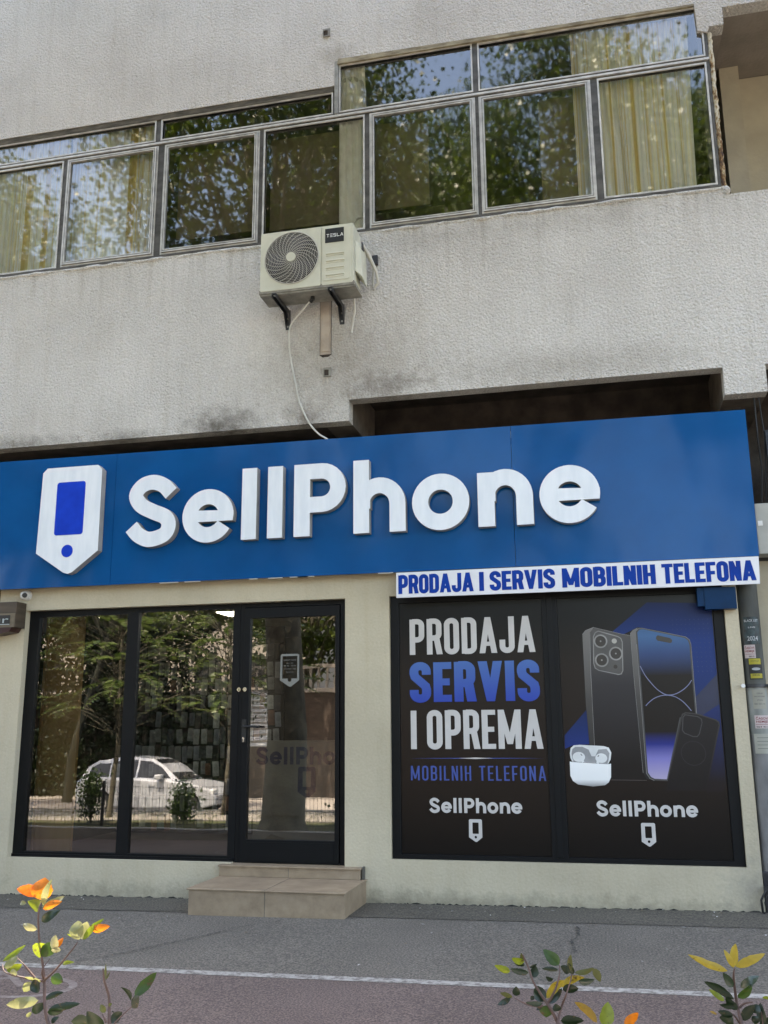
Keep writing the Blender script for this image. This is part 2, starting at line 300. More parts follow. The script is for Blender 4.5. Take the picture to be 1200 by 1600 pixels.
PLANTS=[{"stems":[[[-1.3131,-6.6,0.8377],[-1.3228,-6.6,0.8537],[-1.3393,-6.6,0.8916],[-1.3536,-6.6,0.9413],[-1.3629,-6.6,0.9918],[-1.3711,-6.6,1.0488],[-1.3702,-6.6,1.1009],[-1.3713,-6.6,1.1272]],[[-1.3537,-6.6,0.9427],[-1.3104,-6.6,0.9771],[-1.2667,-6.6,1.0271],[-1.259,-6.6,1.0388]],[[-1.3538,-6.6,0.9441],[-1.4076,-6.6,0.9501],[-1.4469,-6.6,0.9625],[-1.4691,-6.6,0.9758]],[[-1.3524,-6.6,0.947],[-1.3476,-6.6,0.9726],[-1.3375,-6.6,0.9958]],[[-1.37,-6.6,0.9532],[-1.3887,-6.6,0.9708],[-1.402,-6.6,0.9845],[-1.4288,-6.6,0.9933]]],"leaves":[[-1.3713,-6.6,1.1272,-1.3712,-6.6,1.1771,0.045,"o"],[-1.3824,-6.6,1.143,-1.4427,-6.6,1.1486,0.0244,"r"],[-1.3644,-6.6,1.1157,-1.3374,-6.6,1.178,0.0139,"c"],[-1.3676,-6.6,1.1112,-1.3056,-6.6,1.1379,0.0166,"c"],[-1.3637,-6.6,1.107,-1.3149,-6.6,1.1245,0.0156,"o"],[-1.3739,-6.6,1.1037,-1.4139,-6.6,1.1215,0.0208,"y"],[-1.4101,-6.6,1.1187,-1.431,-6.6,1.116,0.0087,"c"],[-1.3648,-6.6,1.0779,-1.3237,-6.6,1.1039,0.0173,"d"],[-1.3755,-6.6,1.0602,-1.4249,-6.6,1.0671,0.0138,"c"],[-1.3627,-6.6,1.0304,-1.37,-6.6,0.9944,0.0343,"y"],[-1.3586,-6.6,1.0234,-1.3331,-6.6,1.0045,0.0291,"g"],[-1.3324,-6.6,1.0173,-1.3212,-6.6,1.0492,0.0256,"c"],[-1.3276,-6.6,1.0218,-1.3087,-6.6,1.0426,0.0143,"o"],[-1.3338,-6.6,1.0144,-1.306,-6.6,1.017,0.0109,"c"],[-1.2609,-6.6,1.0415,-1.274,-6.6,1.0811,0.032,"c"],[-1.2542,-6.6,1.0418,-1.2435,-6.6,1.0821,0.0253,"c"],[-1.2508,-6.6,1.0419,-1.1995,-6.6,1.0908,0.0128,"y"],[-1.2286,-6.6,1.0627,-1.1735,-6.6,1.0775,0.0155,"o"],[-1.2596,-6.6,1.0467,-1.2958,-6.6,1.0531,0.0051,"y"],[-1.3008,-6.6,0.9846,-1.2642,-6.6,0.9933,0.0074,"y"],[-1.4629,-6.6,0.9847,-1.4097,-6.6,1.0214,0.0119,"y"],[-1.4581,-6.6,0.9706,-1.4282,-6.6,0.9948,0.0167,"c"],[-1.4506,-6.6,0.9652,-1.4129,-6.6,0.9783,0.0156,"y"],[-1.44,-6.6,0.9628,-1.4187,-6.6,0.9581,0.0132,"c"],[-1.3555,-6.6,0.944,-1.3975,-6.6,0.9534,0.0129,"c"],[-1.3587,-6.6,0.9411,-1.3814,-6.6,0.9259,0.0255,"d"],[-1.3293,-6.6,0.9565,-1.3028,-6.6,0.9437,0.0203,"g"],[-1.3829,-6.6,0.9427,-1.4015,-6.6,0.9193,0.0171,"c"],[-1.359,-6.6,0.9032,-1.4337,-6.6,0.8937,0.021,"c"],[-1.3439,-6.6,0.9053,-1.2994,-6.6,0.9215,0.0108,"d"],[-1.3304,-6.6,0.8851,-1.2573,-6.6,0.8973,0.0142,"d"],[-1.3381,-6.6,0.8972,-1.3804,-6.6,0.8741,0.0169,"d"],[-1.3738,-6.6,0.8759,-1.3899,-6.6,0.8652,0.0075,"c"],[-1.3332,-6.6,0.878,-1.2931,-6.6,0.8829,0.0152,"d"],[-1.3213,-6.6,0.8565,-1.3054,-6.6,0.8685,0.0101,"d"],[-1.3091,-6.6,0.8297,-1.3401,-6.6,0.7978,0.0234,"d"],[-1.3091,-6.6,0.8297,-1.2643,-6.6,0.8105,0.0234,"g"]]},{"stems":[[[-1.082,-6.75,0.888],[-1.0898,-6.75,0.9154],[-1.0986,-6.75,0.9583],[-1.1055,-6.75,0.994],[-1.1087,-6.75,1.0198]],[[-1.0856,-6.75,0.8979],[-1.0772,-6.75,0.9085],[-1.0601,-6.75,0.9272],[-1.0399,-6.75,0.946]],[[-1.0927,-6.75,0.9127],[-1.1045,-6.75,0.9299]]],"leaves":[[-1.107,-6.75,0.9927,-1.1087,-6.75,1.0289,0.0105,"l"],[-1.1041,-6.75,0.9967,-1.0959,-6.75,1.0126,0.0049,"l"],[-1.1029,-6.75,0.9299,-1.1132,-6.75,0.946,0.0104,"l"],[-1.0946,-6.75,0.9432,-1.0864,-6.75,0.9492,0.0061,"l"],[-1.0421,-6.75,0.9573,-1.0724,-6.75,0.9801,0.0175,"d"],[-1.035,-6.75,0.9654,-0.9945,-6.75,1.0115,0.0187,"g"],[-1.0397,-6.75,0.9422,-1.0194,-6.75,0.9687,0.0181,"d"],[-1.1028,-6.75,0.9045,-1.1437,-6.75,0.9316,0.0259,"d"],[-1.0863,-6.75,0.9092,-1.0649,-6.75,0.9315,0.0167,"d"],[-1.1351,-6.75,0.9053,-1.1877,-6.75,0.9049,0.0245,"d"],[-1.0846,-6.75,0.9309,-1.0833,-6.75,0.9335,0.0043,"d"]]},{"stems":[[[-0.1363,-6.6,0.9052],[-0.1394,-6.6,0.9222],[-0.1527,-6.6,0.9511],[-0.1678,-6.6,0.9727],[-0.1854,-6.6,1.0019],[-0.1952,-6.6,1.0267],[-0.2064,-6.6,1.0542]],[[-0.1394,-6.6,0.9222],[-0.1286,-6.6,0.9548],[-0.118,-6.6,0.9802],[-0.1057,-6.6,1.0132],[-0.1058,-6.6,1.0382]],[[-0.1577,-6.6,0.9583],[-0.1403,-6.6,0.989],[-0.131,-6.6,1.0145],[-0.1302,-6.6,1.0321]],[[-0.1688,-6.6,0.9515],[-0.1982,-6.6,0.9549],[-0.229,-6.6,0.9646]],[[-0.1387,-6.6,0.91],[-0.1024,-6.6,0.8974],[-0.0494,-6.6,0.9102],[-0.0447,-6.6,0.925]]],"leaves":[[-0.2043,-6.6,1.0377,-0.2306,-6.6,1.0455,0.0126,"y"],[-0.2352,-6.6,1.0173,-0.2693,-6.6,1.0272,0.0126,"y"],[-0.1957,-6.6,1.0166,-0.235,-6.6,1.0237,0.0114,"s"],[-0.2032,-6.6,1.0314,-0.2256,-6.6,1.033,0.0093,"d"],[-0.19,-6.6,1.008,-0.1802,-6.6,1.0299,0.0152,"d"],[-0.207,-6.6,1.0389,-0.209,-6.6,1.0566,0.0066,"l"],[-0.1925,-6.6,1.0268,-0.1764,-6.6,1.0364,0.0049,"d"],[-0.13,-6.6,1.0359,-0.1638,-6.6,1.0623,0.021,"g"],[-0.1332,-6.6,1.0249,-0.1676,-6.6,1.0254,0.0075,"d"],[-0.1093,-6.6,1.0205,-0.1275,-6.6,1.0322,0.0134,"d"],[-0.1078,-6.6,1.0243,-0.1042,-6.6,1.0584,0.0107,"l"],[-0.1014,-6.6,1.0183,-0.111,-6.6,1.0405,0.0123,"d"],[-0.0986,-6.6,1.021,-0.0582,-6.6,1.0333,0.0091,"l"],[-0.0596,-6.6,1.0315,-0.0466,-6.6,1.0047,0.0127,"l"],[-0.0916,-6.6,1.0038,-0.0581,-6.6,1.0116,0.0122,"s"],[-0.16,-6.6,0.9681,-0.1201,-6.6,1.0087,0.015,"w"],[-0.1281,-6.6,0.9916,-0.0785,-6.6,1.0107,0.0144,"w"],[-0.1256,-6.6,0.9873,-0.0916,-6.6,0.9926,0.016,"d"],[-0.1449,-6.6,1.0051,-0.1593,-6.6,1.0119,0.0091,"d"],[-0.167,-6.6,0.9615,-0.1818,-6.6,0.992,0.0228,"d"],[-0.1551,-6.6,0.9584,-0.127,-6.6,0.9872,0.0129,"d"],[-0.1685,-6.6,0.9577,-0.2048,-6.6,0.9596,0.0091,"s"],[-0.1619,-6.6,0.9543,-0.1622,-6.6,0.9308,0.0236,"g"],[-0.137,-6.6,0.9445,-0.1417,-6.6,0.9591,0.0155,"d"],[-0.2316,-6.6,0.9665,-0.2587,-6.6,0.9737,0.0082,"l"],[-0.2357,-6.6,0.9668,-0.2641,-6.6,0.9515,0.0098,"d"],[-0.2233,-6.6,0.9699,-0.2226,-6.6,0.9901,0.0131,"d"],[-0.1715,-6.6,0.9501,-0.1825,-6.6,0.9441,0.0059,"d"],[-0.1326,-6.6,0.9263,-0.0846,-6.6,0.9252,0.0181,"d"],[-0.0576,-6.6,0.9267,-0.1021,-6.6,0.9649,0.0144,"b"],[-0.0437,-6.6,0.9202,-0.0333,-6.6,0.9647,0.024,"y"],[-0.0021,-6.6,0.9226,0.0268,-6.6,0.9532,0.016,"o"],[-0.187,-6.6,0.9642,-0.1935,-6.6,0.9709,0.0081,"d"]]},{"stems":[[[0.2305,-6.6,0.9247],[0.2286,-6.6,0.9403],[0.2248,-6.6,0.9717],[0.2216,-6.6,1.0114],[0.2204,-6.6,1.0355],[0.223,-6.6,1.0469]],[[0.2278,-6.6,0.9687],[0.2384,-6.6,0.9772],[0.2536,-6.6,0.9827]],[[0.2269,-6.6,0.9386],[0.2152,-6.6,0.9553],[0.1993,-6.6,0.9624]],[[0.2697,-6.6,0.9269],[0.2695,-6.6,0.9426],[0.2684,-6.6,0.9661]]],"leaves":[[0.2229,-6.6,1.0453,0.2058,-6.6,1.0795,0.01,"w"],[0.2238,-6.6,1.0469,0.2302,-6.6,1.0919,0.0141,"w"],[0.2263,-6.6,1.0471,0.2858,-6.6,1.0763,0.0141,"w"],[0.2107,-6.6,1.0383,0.132,-6.6,1.0732,0.012,"w"],[0.218,-6.6,1.0081,0.2011,-6.6,1.0338,0.0182,"s"],[0.2087,-6.6,0.9948,0.1615,-6.6,1.0182,0.0133,"d"],[0.2178,-6.6,0.9857,0.1767,-6.6,1.0093,0.0116,"d"],[0.1993,-6.6,0.9815,0.1707,-6.6,1.0009,0.0086,"y"],[0.2262,-6.6,0.9885,0.254,-6.6,1.0186,0.0152,"g"],[0.2329,-6.6,1.008,0.2703,-6.6,1.0322,0.0145,"s"],[0.2201,-6.6,0.9738,0.1887,-6.6,0.9738,0.0099,"d"],[0.2227,-6.6,0.966,0.2015,-6.6,0.9888,0.0148,"d"],[0.2135,-6.6,0.9545,0.1852,-6.6,0.9609,0.0115,"d"],[0.2138,-6.6,0.9395,0.1874,-6.6,0.9483,0.0181,"d"],[0.2293,-6.6,0.9474,0.2568,-6.6,0.9789,0.0151,"d"],[0.2554,-6.6,0.9575,0.2563,-6.6,0.9403,0.0131,"d"],[0.271,-6.6,0.9411,0.2693,-6.6,0.9796,0.015,"d"],[0.2511,-6.6,0.9731,0.2675,-6.6,0.9653,0.0148,"d"],[0.2884,-6.6,0.99,0.2724,-6.6,0.9919,0.0052,"y"],[0.1823,-6.6,0.9559,0.169,-6.6,0.96,0.004,"b"],[0.2587,-6.6,0.931,0.287,-6.6,0.9577,0.013,"d"]]}]
SS=[[-4.214,3.882],[-4.298,3.969],[-4.415,4.012],[-4.537,3.982],[-4.604,3.884],[-4.545,3.777],[-4.411,3.703],[-4.273,3.64],[-4.227,3.553],[-4.273,3.456],[-4.431,3.413],[-4.557,3.464],[-4.64,3.553]]
# ================================================================== materials
M = {}
M['wall_up'] = plaster('rough_render', (.725, .705, .67), (.64, .59, .50), 44, .023,
    [(-3.75, 4.62, .55, .26, .8, (.10, .09, .075)), (-2.85, 4.62, .28, .22, .6, (.11, .085, .065)), (-2.4, 5.2, 1.2, .7, .5, (.30, .26, .21)), (-2.0, 4.9, .5, .2, .6, (.14, .12, .10)), (-6.2, 4.6, .9, .12, .7, (.16, .15, .13)),
     (-4.9, 4.58, .5, .12, .6, (.14, .13, .11)), (-2.55, 8.85, .3, .2, .5, (.26, .23, .18)), (-1.0, 6.5, 3.0, .22, .35, (.30, .28, .25)), (-.2, 4.95, 1.6, .25, .4, (.25, .22, .18))], .74, [(6.64, .6, .26)])
M['wall_low'] = plaster('smooth_render', (.60, .535, .40), (.80, .74, .62), 38, .0025, [(-2.1, .0, 5, .13, .6, (.16, .15, .11)), (1.15, .2, .35, .5, .5, (.26, .25, .22)), (-5.9, 3.0, .5, .2, .4, (.3, .24, .16))], .93)
M['cavity'] = mat('shade_dark_concrete', (.075, .06, .05), (.035, .028, .024), .95, nscale=5, bscale=30, bdist=.004)  # concrete tone kept dark to stand in for shade inside recesses
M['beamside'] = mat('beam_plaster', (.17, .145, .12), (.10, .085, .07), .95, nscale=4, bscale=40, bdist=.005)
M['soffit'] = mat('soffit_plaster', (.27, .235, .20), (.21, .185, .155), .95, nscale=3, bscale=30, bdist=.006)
M['beige'] = mat('beige_wall', (.44, .39, .29), (.36, .32, .24), .9, nscale=2.5, bscale=25, bdist=.003)
M['black_al'] = mat('anthracite_frame', (.006, .007, .008), (.005, .0055, .0065), .42, nscale=3, spec=.18)
M['old_al'] = mat('weathered_aluminium', (.10, .095, .085), (.045, .042, .036), .55, .1, nscale=11, stretch=(.5, 1, 1), bscale=60, bdist=.001)
M['sash_al'] = mat('sash_aluminium', (.34, .335, .315), (.21, .205, .19), .4, .3, nscale=9); M['bead'] = mat('bright_bead', (.62, .61, .58), (.42, .41, .39), .4, .2, nscale=9)
M['oldwood'] = mat('mouldy_wood_header', (.12, .105, .08), (.045, .04, .03), .9, nscale=14, stretch=(.4, 1, 2), bscale=40, bdist=.006)
M['yellowstone'] = mat('stained_lintel_edge', (.36, .32, .22), (.17, .14, .09), .9, nscale=12, stretch=(.5, 1, 2), bscale=40, bdist=.008)
M['glass_up'] = glass('old_window_glass', .14, (.93, .95, .92), .0011, 1.5, .03)
M['glass_low'] = glass('shop_window_glass', .20, (.62, .64, .6), .0006, 1.4)
M['curtain'] = None
def curtain_mat():
    m, t, b = nm('striped_curtain'); v = coords(t)
    xyz = sep(t, v); wv = t.nodes.new('ShaderNodeTexNoise'); wv.noise_dimensions = '1D'; wv.inputs['Scale'].default_value = 9; wv.inputs['Detail'].default_value = 3
    t.links.new(xyz[0], wv.inputs['W'])
    c = ramp(t, wv.outputs['Fac'], [(.36, (.70, .52, .22)), (.42, (.92, .86, .66)), (.48, (.93, .92, .90)), (.56, (.80, .80, .80)), (.60, (.76, .60, .30)), (.65, (.93, .92, .90))])
    t.links.new(c, b.inputs['Base Color']); b.inputs['Roughness'].default_value = .9; return m
M['curtain'] = curtain_mat()
M['white_curtain'] = mat('white_net_curtain', (.90, .89, .84), (.78, .76, .70), .9, nscale=8)
M['blind'] = mat('olive_roller_blind', (.20, .165, .10), (.17, .14, .085), .9, nscale=4)
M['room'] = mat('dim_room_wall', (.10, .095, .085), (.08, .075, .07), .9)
def blue_panel():
    m, t, b = nm('glossy_blue_panel'); v = coords(t)
    c = ramp(t, noise(t, v, 1.6, 4), [(.35, (.0, .066, .215)), (.65, (.0, .080, .255))])
    t.links.new(c, b.inputs['Base Color']); b.inputs['Roughness'].default_value = .11; b.inputs['Specular IOR Level'].default_value = .16
    bump(t, b, noise(t, coords(t, (1, 1, .6)), 1.7, 1), .02); return m
M['blue'] = blue_panel()
M['letter_face'] = mat('white_acrylic', (.74, .78, .82), (.66, .71, .76), .35, nscale=14, stretch=(1, 1, .2), bscale=5, bdist=.003)
M['letter_side'] = mat('letter_return', (.36, .345, .32), (.29, .28, .26), .6)
M['royal'] = mat('royal_blue_vinyl', (.0, .045, .50), (.0, .035, .42), .4, spec=.12)
M['strip_white'] = mat('white_banner', (.72, .73, .76), (.66, .67, .70), .5, nscale=5)
M['strip_blue'] = mat('banner_print_blue', (.0, .042, .30), (.0, .034, .25), .5, spec=.12)
M['pvc'] = mat('ivory_steel', (.56, .56, .46), (.49, .49, .40), .45, nscale=5)
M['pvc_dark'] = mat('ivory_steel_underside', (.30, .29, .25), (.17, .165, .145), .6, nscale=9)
M['black'] = mat('black_plastic', (.012, .012, .012), (.008, .008, .008), .5)
M['steel_dark'] = mat('dark_bracket_steel', (.07, .072, .075), (.045, .045, .05), .5, .5)
M['wire'] = mat('pale_wire', (.42, .41, .36), (.36, .35, .31), .5)
M['fanblue'] = mat('dark_fan', (.03, .03, .055), (.02, .02, .03), .4)
M['hose'] = mat('white_hose', (.58, .57, .52), (.48, .47, .42), .6)
M['white'] = mat('white_paint', (.75, .75, .73), (.68, .68, .66), .5)
M['chrome'] = mat('chrome', (.8, .8, .8), (.75, .75, .75), .15, 1.0)
M['tile'] = None
def tile_mat():
    m, t, b = nm('travertine_tile'); v = coords(t)
    n1 = noise(t, v, 7, 8, .65); n2 = noise(t, coords(t, (1, 1, 3)), 2.3, 5)
    c = ramp(t, n1, [(.3, (.24, .175, .11)), (.55, (.36, .27, .175)), (.75, (.45, .355, .245))])
    c = mixc(t, mathn(t, 'MULTIPLY', n2, .6), c, (.20, .155, .12))
    t.links.new(c, b.inputs['Base Color']); b.inputs['Roughness'].default_value = .55; bump(t, b, n1, .003); return m
M['tile'] = tile_mat()
M['grout'] = mat('grout', (.13, .12, .10), (.09, .085, .07), .9)
def asphalt(name, c, c2, grit, cracks=True):
    m, t, b = nm(name); v = coords(t)
    big = ramp(t, noise(t, v, .9, 6), [(.3, tuple(x*.72 for x in c)), (.7, c)])
    g = noise(t, v, grit, 3, .7); col = mixc(t, 1, big, ramp(t, g, [(.36, (.40, .40, .40)), (.5, (.92, .92, .92)), (.64, (1.7, 1.7, 1.62))]), 'MULTIPLY')
    if cracks:
        wv = t.nodes.new('ShaderNodeVectorMath'); wv.operation = 'ADD'; nn = t.nodes.new('ShaderNodeTexNoise'); nn.inputs['Scale'].default_value = 3
        t.links.new(v, nn.inputs['Vector']); sc_ = t.nodes.new('ShaderNodeVectorMath'); sc_.operation = 'SCALE'; sc_.inputs['Scale'].default_value = .35
        t.links.new(nn.outputs['Color'], sc_.inputs[0]); t.links.new(v, wv.inputs[0]); t.links.new(sc_.outputs[0], wv.inputs[1])
        vo = t.nodes.new('ShaderNodeTexVoronoi'); vo.feature = 'DISTANCE_TO_EDGE'; vo.inputs['Scale'].default_value = .55; t.links.new(wv.outputs[0], vo.inputs['Vector'])
        cr = ramp(t, vo.outputs['Distance'], [(0, (.25, .25, .25)), (.008, (.45, .45, .45)), (.016, (1, 1, 1))])
        col = mixc(t, mathn(t, 'MULTIPLY', noise(t, v, 1.3, 2), 1.0), col, mixc(t, 1, col, cr, 'MULTIPLY'))
    sp = noise(t, v, 7, 6, .7); col = mixc(t, ramp(t, sp, [(.60, (0, 0, 0)), (.75, (.55, .55, .55))]), col, c2)
    t.links.new(col, b.inputs['Base Color']); b.inputs['Roughness'].default_value = .9; bump(t, b, g, .006); return m
M['asphalt'] = asphalt('grey_asphalt', (.155, .142, .124), (.085, .078, .066), 70, False)
M['asphalt_dark'] = asphalt('dusty_dark_asphalt', (.105, .096, .078), (.055, .055, .038), 60, False)
M['bikelane'] = asphalt('faded_red_bike_lane', (.155, .118, .11), (.115, .098, .09), 85, False)
def paint_mat():
    m, t, b = nm('worn_white_paint'); v = coords(t)
    c = ramp(t, noise(t, v, 17, 8, .75), [(.42, (.15, .14, .13)), (.52, (.34, .33, .31)), (.7, (.47, .46, .44))])
    t.links.new(c, b.inputs['Base Color']); b.inputs['Roughness'].default_value = .8; return m
M['paint'] = paint_mat()
def paint2():
    m = paint_mat(); m.name = 'faint_white_paint'
    for n in m.node_tree.nodes:
        if n.type == 'VALTORGB':
            for e, c in zip(n.color_ramp.elements, ((.17, .135, .125), (.24, .21, .20), (.33, .31, .29))): e.color = (*c, 1)
            n.color_ramp.elements[1].position = .58
    return m
M['paint_faint'] = paint2()
M['grass'] = mat('dry_grass_soil', (.085, .10, .035), (.10, .085, .05), .95, nscale=2)
M['road'] = asphalt('road_asphalt', (.20, .19, .18), (.07, .07, .07), 60, False)
M['pavement'] = mat('sunlit_paving', (.42, .37, .32), (.34, .30, .26), .9, nscale=3)
M['stonewall'] = mat('brown_stone_wall', (.10, .07, .052), (.05, .036, .028), .9, nscale=5, stretch=(.5, 1, 2.5), bscale=14, bdist=.02)
M['bark'] = mat('plane_tree_bark', (.19, .17, .12), (.07, .06, .045), .9, nscale=5, bscale=22, bdist=.02)
M['stem'] = mat('reddish_twig', (.10, .055, .045), (.06, .035, .03), .6, nscale=30)
# ================================================================== ground
def gz(x, y): return .009*max(-30, min(30, x)) if y > -9.6 else (.009*max(-30, min(30, x))*(1-min(1, (-9.6-y)/3)) - .85*min(1, (-9.6-y)/3))
def sheet(name, m, x0, x1, y0, y1, dz, nx=2, ny=2, label=None):
    mb = MB(); xs = np.linspace(x0, x1, nx); ys = np.linspace(y0, y1, ny)
    mb.add([(x, y, gz(x, y)+dz) for y in ys for x in xs], [(j*nx+i, j*nx+i+1, (j+1)*nx+i+1, (j+1)*nx+i) for j in range(ny-1) for i in range(nx-1)])
    return tag(mb.build(name, m), kind='structure')
mb = MB(); xs = [-120, -30, 30, 120]; ys = [-120, -12.6, -9.6, .3, .31, 60]
mb.add([(x, y, gz(x, y)) for y in ys for x in xs], [(j*4+i, j*4+i+1, (j+1)*4+i+1, (j+1)*4+i) for j in range(len(ys)-1) for i in range(3)])
tag(mb.build('ground', M['asphalt']), kind='structure')
sheet('gutter_strip', M['asphalt_dark'], -29, 29, -.60, .05, .004)
sheet('bike_lane', M['bikelane'], -29, 29, -4.35, -2.62, .004)
sheet('bike_lane_line', M['paint'], -29, 29, -2.62, -2.52, .006)
sheet('grass_verge', M['grass'], -29, 29, -7.2, -4.5, .004); sheet('side_pavement', M['pavement'], -29, 29, -9.6, -7.35, .004)
kb = MB(); kb.box(-29, 29, -4.5, -4.36, -.4, .10); tag(kb.build('verge_kerb', mat('kerb_concrete', (.35, .34, .32)), bevel=.01), kind='structure')
sheet('road', M['road'], -29, 29, -16.4, -12.7, .004); sheet('far_pavement', M['pavement'], -29, 29, -23.8, -18.6, .004)
# bicycle symbol painted on the lane (only its wheel shows at the frame's edge)
mb = MB()
def floor_poly(mb, polys, dz, holes=()):
    V, F = cdt(polys, holes); mb.add([(a, b, gz(a, b)+dz) for a, b in V], F)
floor_poly(mb, stroke(arc(-3.66, -3.08, .335, .23, 0, 360, 36)[:-1], .05, True)+stroke(arc(-4.75, -3.08, .335, .23, 0, 360, 36)[:-1], .05, True)
           +stroke([(-4.75, -3.08), (-4.4, -2.75), (-3.95, -2.78), (-3.66, -3.08)], .05)+stroke([(-4.4, -2.75), (-4.15, -3.08), (-3.95, -2.78)], .05)+stroke([(-4.75, -3.08), (-4.15, -3.08)], .05), .006)
tag(mb.build('bike_symbol', M['paint_faint']), kind='structure')
# cracks and patches
mb = MB()
for line, wd in (([(-3.70, -2.45), (-3.45, -2.1), (-3.33, -1.86), (-3.12, -1.5), (-3.0, -1.2), (-2.72, -.85)], .035), ([(-.32, -.72), (-.30, -1.0), (-.34, -1.3), (-.31, -1.62)], .055),
                 ([(-5.9, -.66), (-5.0, -.63), (-4.2, -.60), (-3.72, -.52)], .03), ([(-.9, -3.15), (-.95, -3.35), (-1.0, -3.6)], .012), ([(-.7, -.62), (.3, -.66), (1.4, -.64), (2.4, -.66)], .018)):
    pts = [(a+random.uniform(-.018, .018), b+random.uniform(-.018, .018)) for a, b in catmull(line, 16)]
    for q in stroke(pts, 1):
        pass
    P = [Vector(p) for p in pts]; ws = [wd*random.choice((.0, .3, .6, 1, .15))*.55 for _ in P]; ws[0] = ws[-1] = .002
    L = []; R = []
    for i, p in enumerate(P):
        d = (P[min(i+1, len(P)-1)]-P[max(i-1, 0)]).normalized(); nrm = Vector((-d.y, d.x)); L.append(p+nrm*ws[i]/2); R.append(p-nrm*ws[i]/2)
    for i in range(len(P)-1):
        mb.add([(q.x, q.y, gz(q.x, q.y)+.0085) for q in (L[i], R[i], R[i+1], L[i+1])], [(0, 1, 2, 3)])
tag(mb.build('asphalt_cracks', mat('crack_dirt', (.035, .035, .033), (.06, .06, .055), .95, nscale=20)), kind='structure')
# ================================================================== apartment building
BX0, BX1 = -16, 9
bld = empty('apartment_building', (-2.4, 0, 0), 'grey roughcast apartment block above and around the blue phone shop sign', 'building')
mb = MB()
outer = [(BX0, 4.565), (-2.38, 4.565), (-2.38, 4.79), (1.235, 4.79), (1.235, 4.52), (1.61, 4.52), (1.61, 4.79), (5.6, 4.79), (5.6, 4.52), (BX1, 4.52), (BX1, 13.2), (BX0, 13.2)]
win = [(BX0+2, 6.655), (1.437, 6.655), (1.437, 6.56), (8.2, 6.56), (8.2, 8.66), (1.55, 8.66), (1.55, 8.46), (1.41, 8.46), (1.385, 8.40), (1.297, 8.43), (1.285, 8.735), (-2.5, 8.80), (-2.535, 8.475), (BX0+2, 8.49)]
mb.flat([outer], 0, .16, [win])
wall = mb.build('upper_wall', M['wall_up'], bld)
# thin plaster lip along the sill and lintel
mb = MB()
for (x0, x1, z, r) in ((-14, 1.43, 6.632, .022),):
    n = 160; pts = [(x0+(x1-x0)*k/n, .01+random.uniform(-.006, .004), z+random.uniform(-.009, .009)) for k in range(n+1)]
    mb.tube(pts, [r*random.uniform(.6, 1.25) for _ in pts], 7)
mb.add(*(lambda c: ([(c[0]+.035*math.cos(a)*math.sin(b), c[1]+.03*math.sin(a)*math.sin(b), c[2]+.045*math.cos(b)) for b in np.linspace(.01, 3.13, 9) for a in np.linspace(0, 2*math.pi, 12, endpoint=False)],
        [(j*12+i, (j+1)*12+i, (j+1)*12+(i+1) % 12, j*12+(i+1) % 12) for j in range(8) for i in range(12)]))((1.425, 0, 6.60)), smooth=True)
mb.build('sill_lip', M['wall_up'], bld)
# slab, beams and cavity behind the sign
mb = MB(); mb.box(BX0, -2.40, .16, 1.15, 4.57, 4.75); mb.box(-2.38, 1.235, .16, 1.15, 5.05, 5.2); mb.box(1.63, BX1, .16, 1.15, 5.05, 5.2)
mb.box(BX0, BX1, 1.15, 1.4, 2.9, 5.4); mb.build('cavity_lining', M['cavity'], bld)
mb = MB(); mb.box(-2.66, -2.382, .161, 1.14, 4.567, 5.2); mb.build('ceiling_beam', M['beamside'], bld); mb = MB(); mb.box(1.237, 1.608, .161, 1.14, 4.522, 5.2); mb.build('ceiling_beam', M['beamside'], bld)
mb = MB()
for _ in range(26): x = random.uniform(-2.2, 1.2); mb.box(x, x+random.uniform(.1, .3), .36, .46, 4.36, 4.40+random.uniform(0, .05))
mb.build('brick_ledge', mat('broken_brick', (.19, .09, .05), (.10, .055, .035), .95, nscale=12), bld)
# solid core so that no light leaks through the block
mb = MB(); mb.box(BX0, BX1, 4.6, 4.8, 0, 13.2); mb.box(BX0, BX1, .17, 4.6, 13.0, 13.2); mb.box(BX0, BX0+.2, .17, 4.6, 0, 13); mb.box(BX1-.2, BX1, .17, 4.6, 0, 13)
mb.box(-9, 1.50, 3.5, 3.6, 5.3, 9.3); mb.box(-2.8, BX1, .0, 4.8, 13.202, 18.5); mb.build('core_and_shade_block', M['room'], bld)  # topmost block is added out of view to shade the right-hand saplings
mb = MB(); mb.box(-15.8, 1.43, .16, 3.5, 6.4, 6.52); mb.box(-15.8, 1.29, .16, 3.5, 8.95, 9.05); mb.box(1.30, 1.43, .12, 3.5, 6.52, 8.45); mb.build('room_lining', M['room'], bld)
# loggia on the right
mb = MB(); mb.box(1.56, BX1, .165, 1.2, 8.66, 8.80); mb.box(1.30, 1.548, .17, 1.2, 8.47, 8.80); mb.build('loggia_soffit', M['soffit'], bld)
mb = MB(); mb.box(1.62, 1.82, .96, 1.3, 6.3, 8.655); mb.box(1.825, BX1, 1.2, 1.4, 6.3, 8.655); mb.build('loggia_wall', M['beige'], bld)
mb = MB(); mb.box(1.44, BX1, .17, 1.19, 6.3, 6.36); mb.build('loggia_floor', M['soffit'], bld)
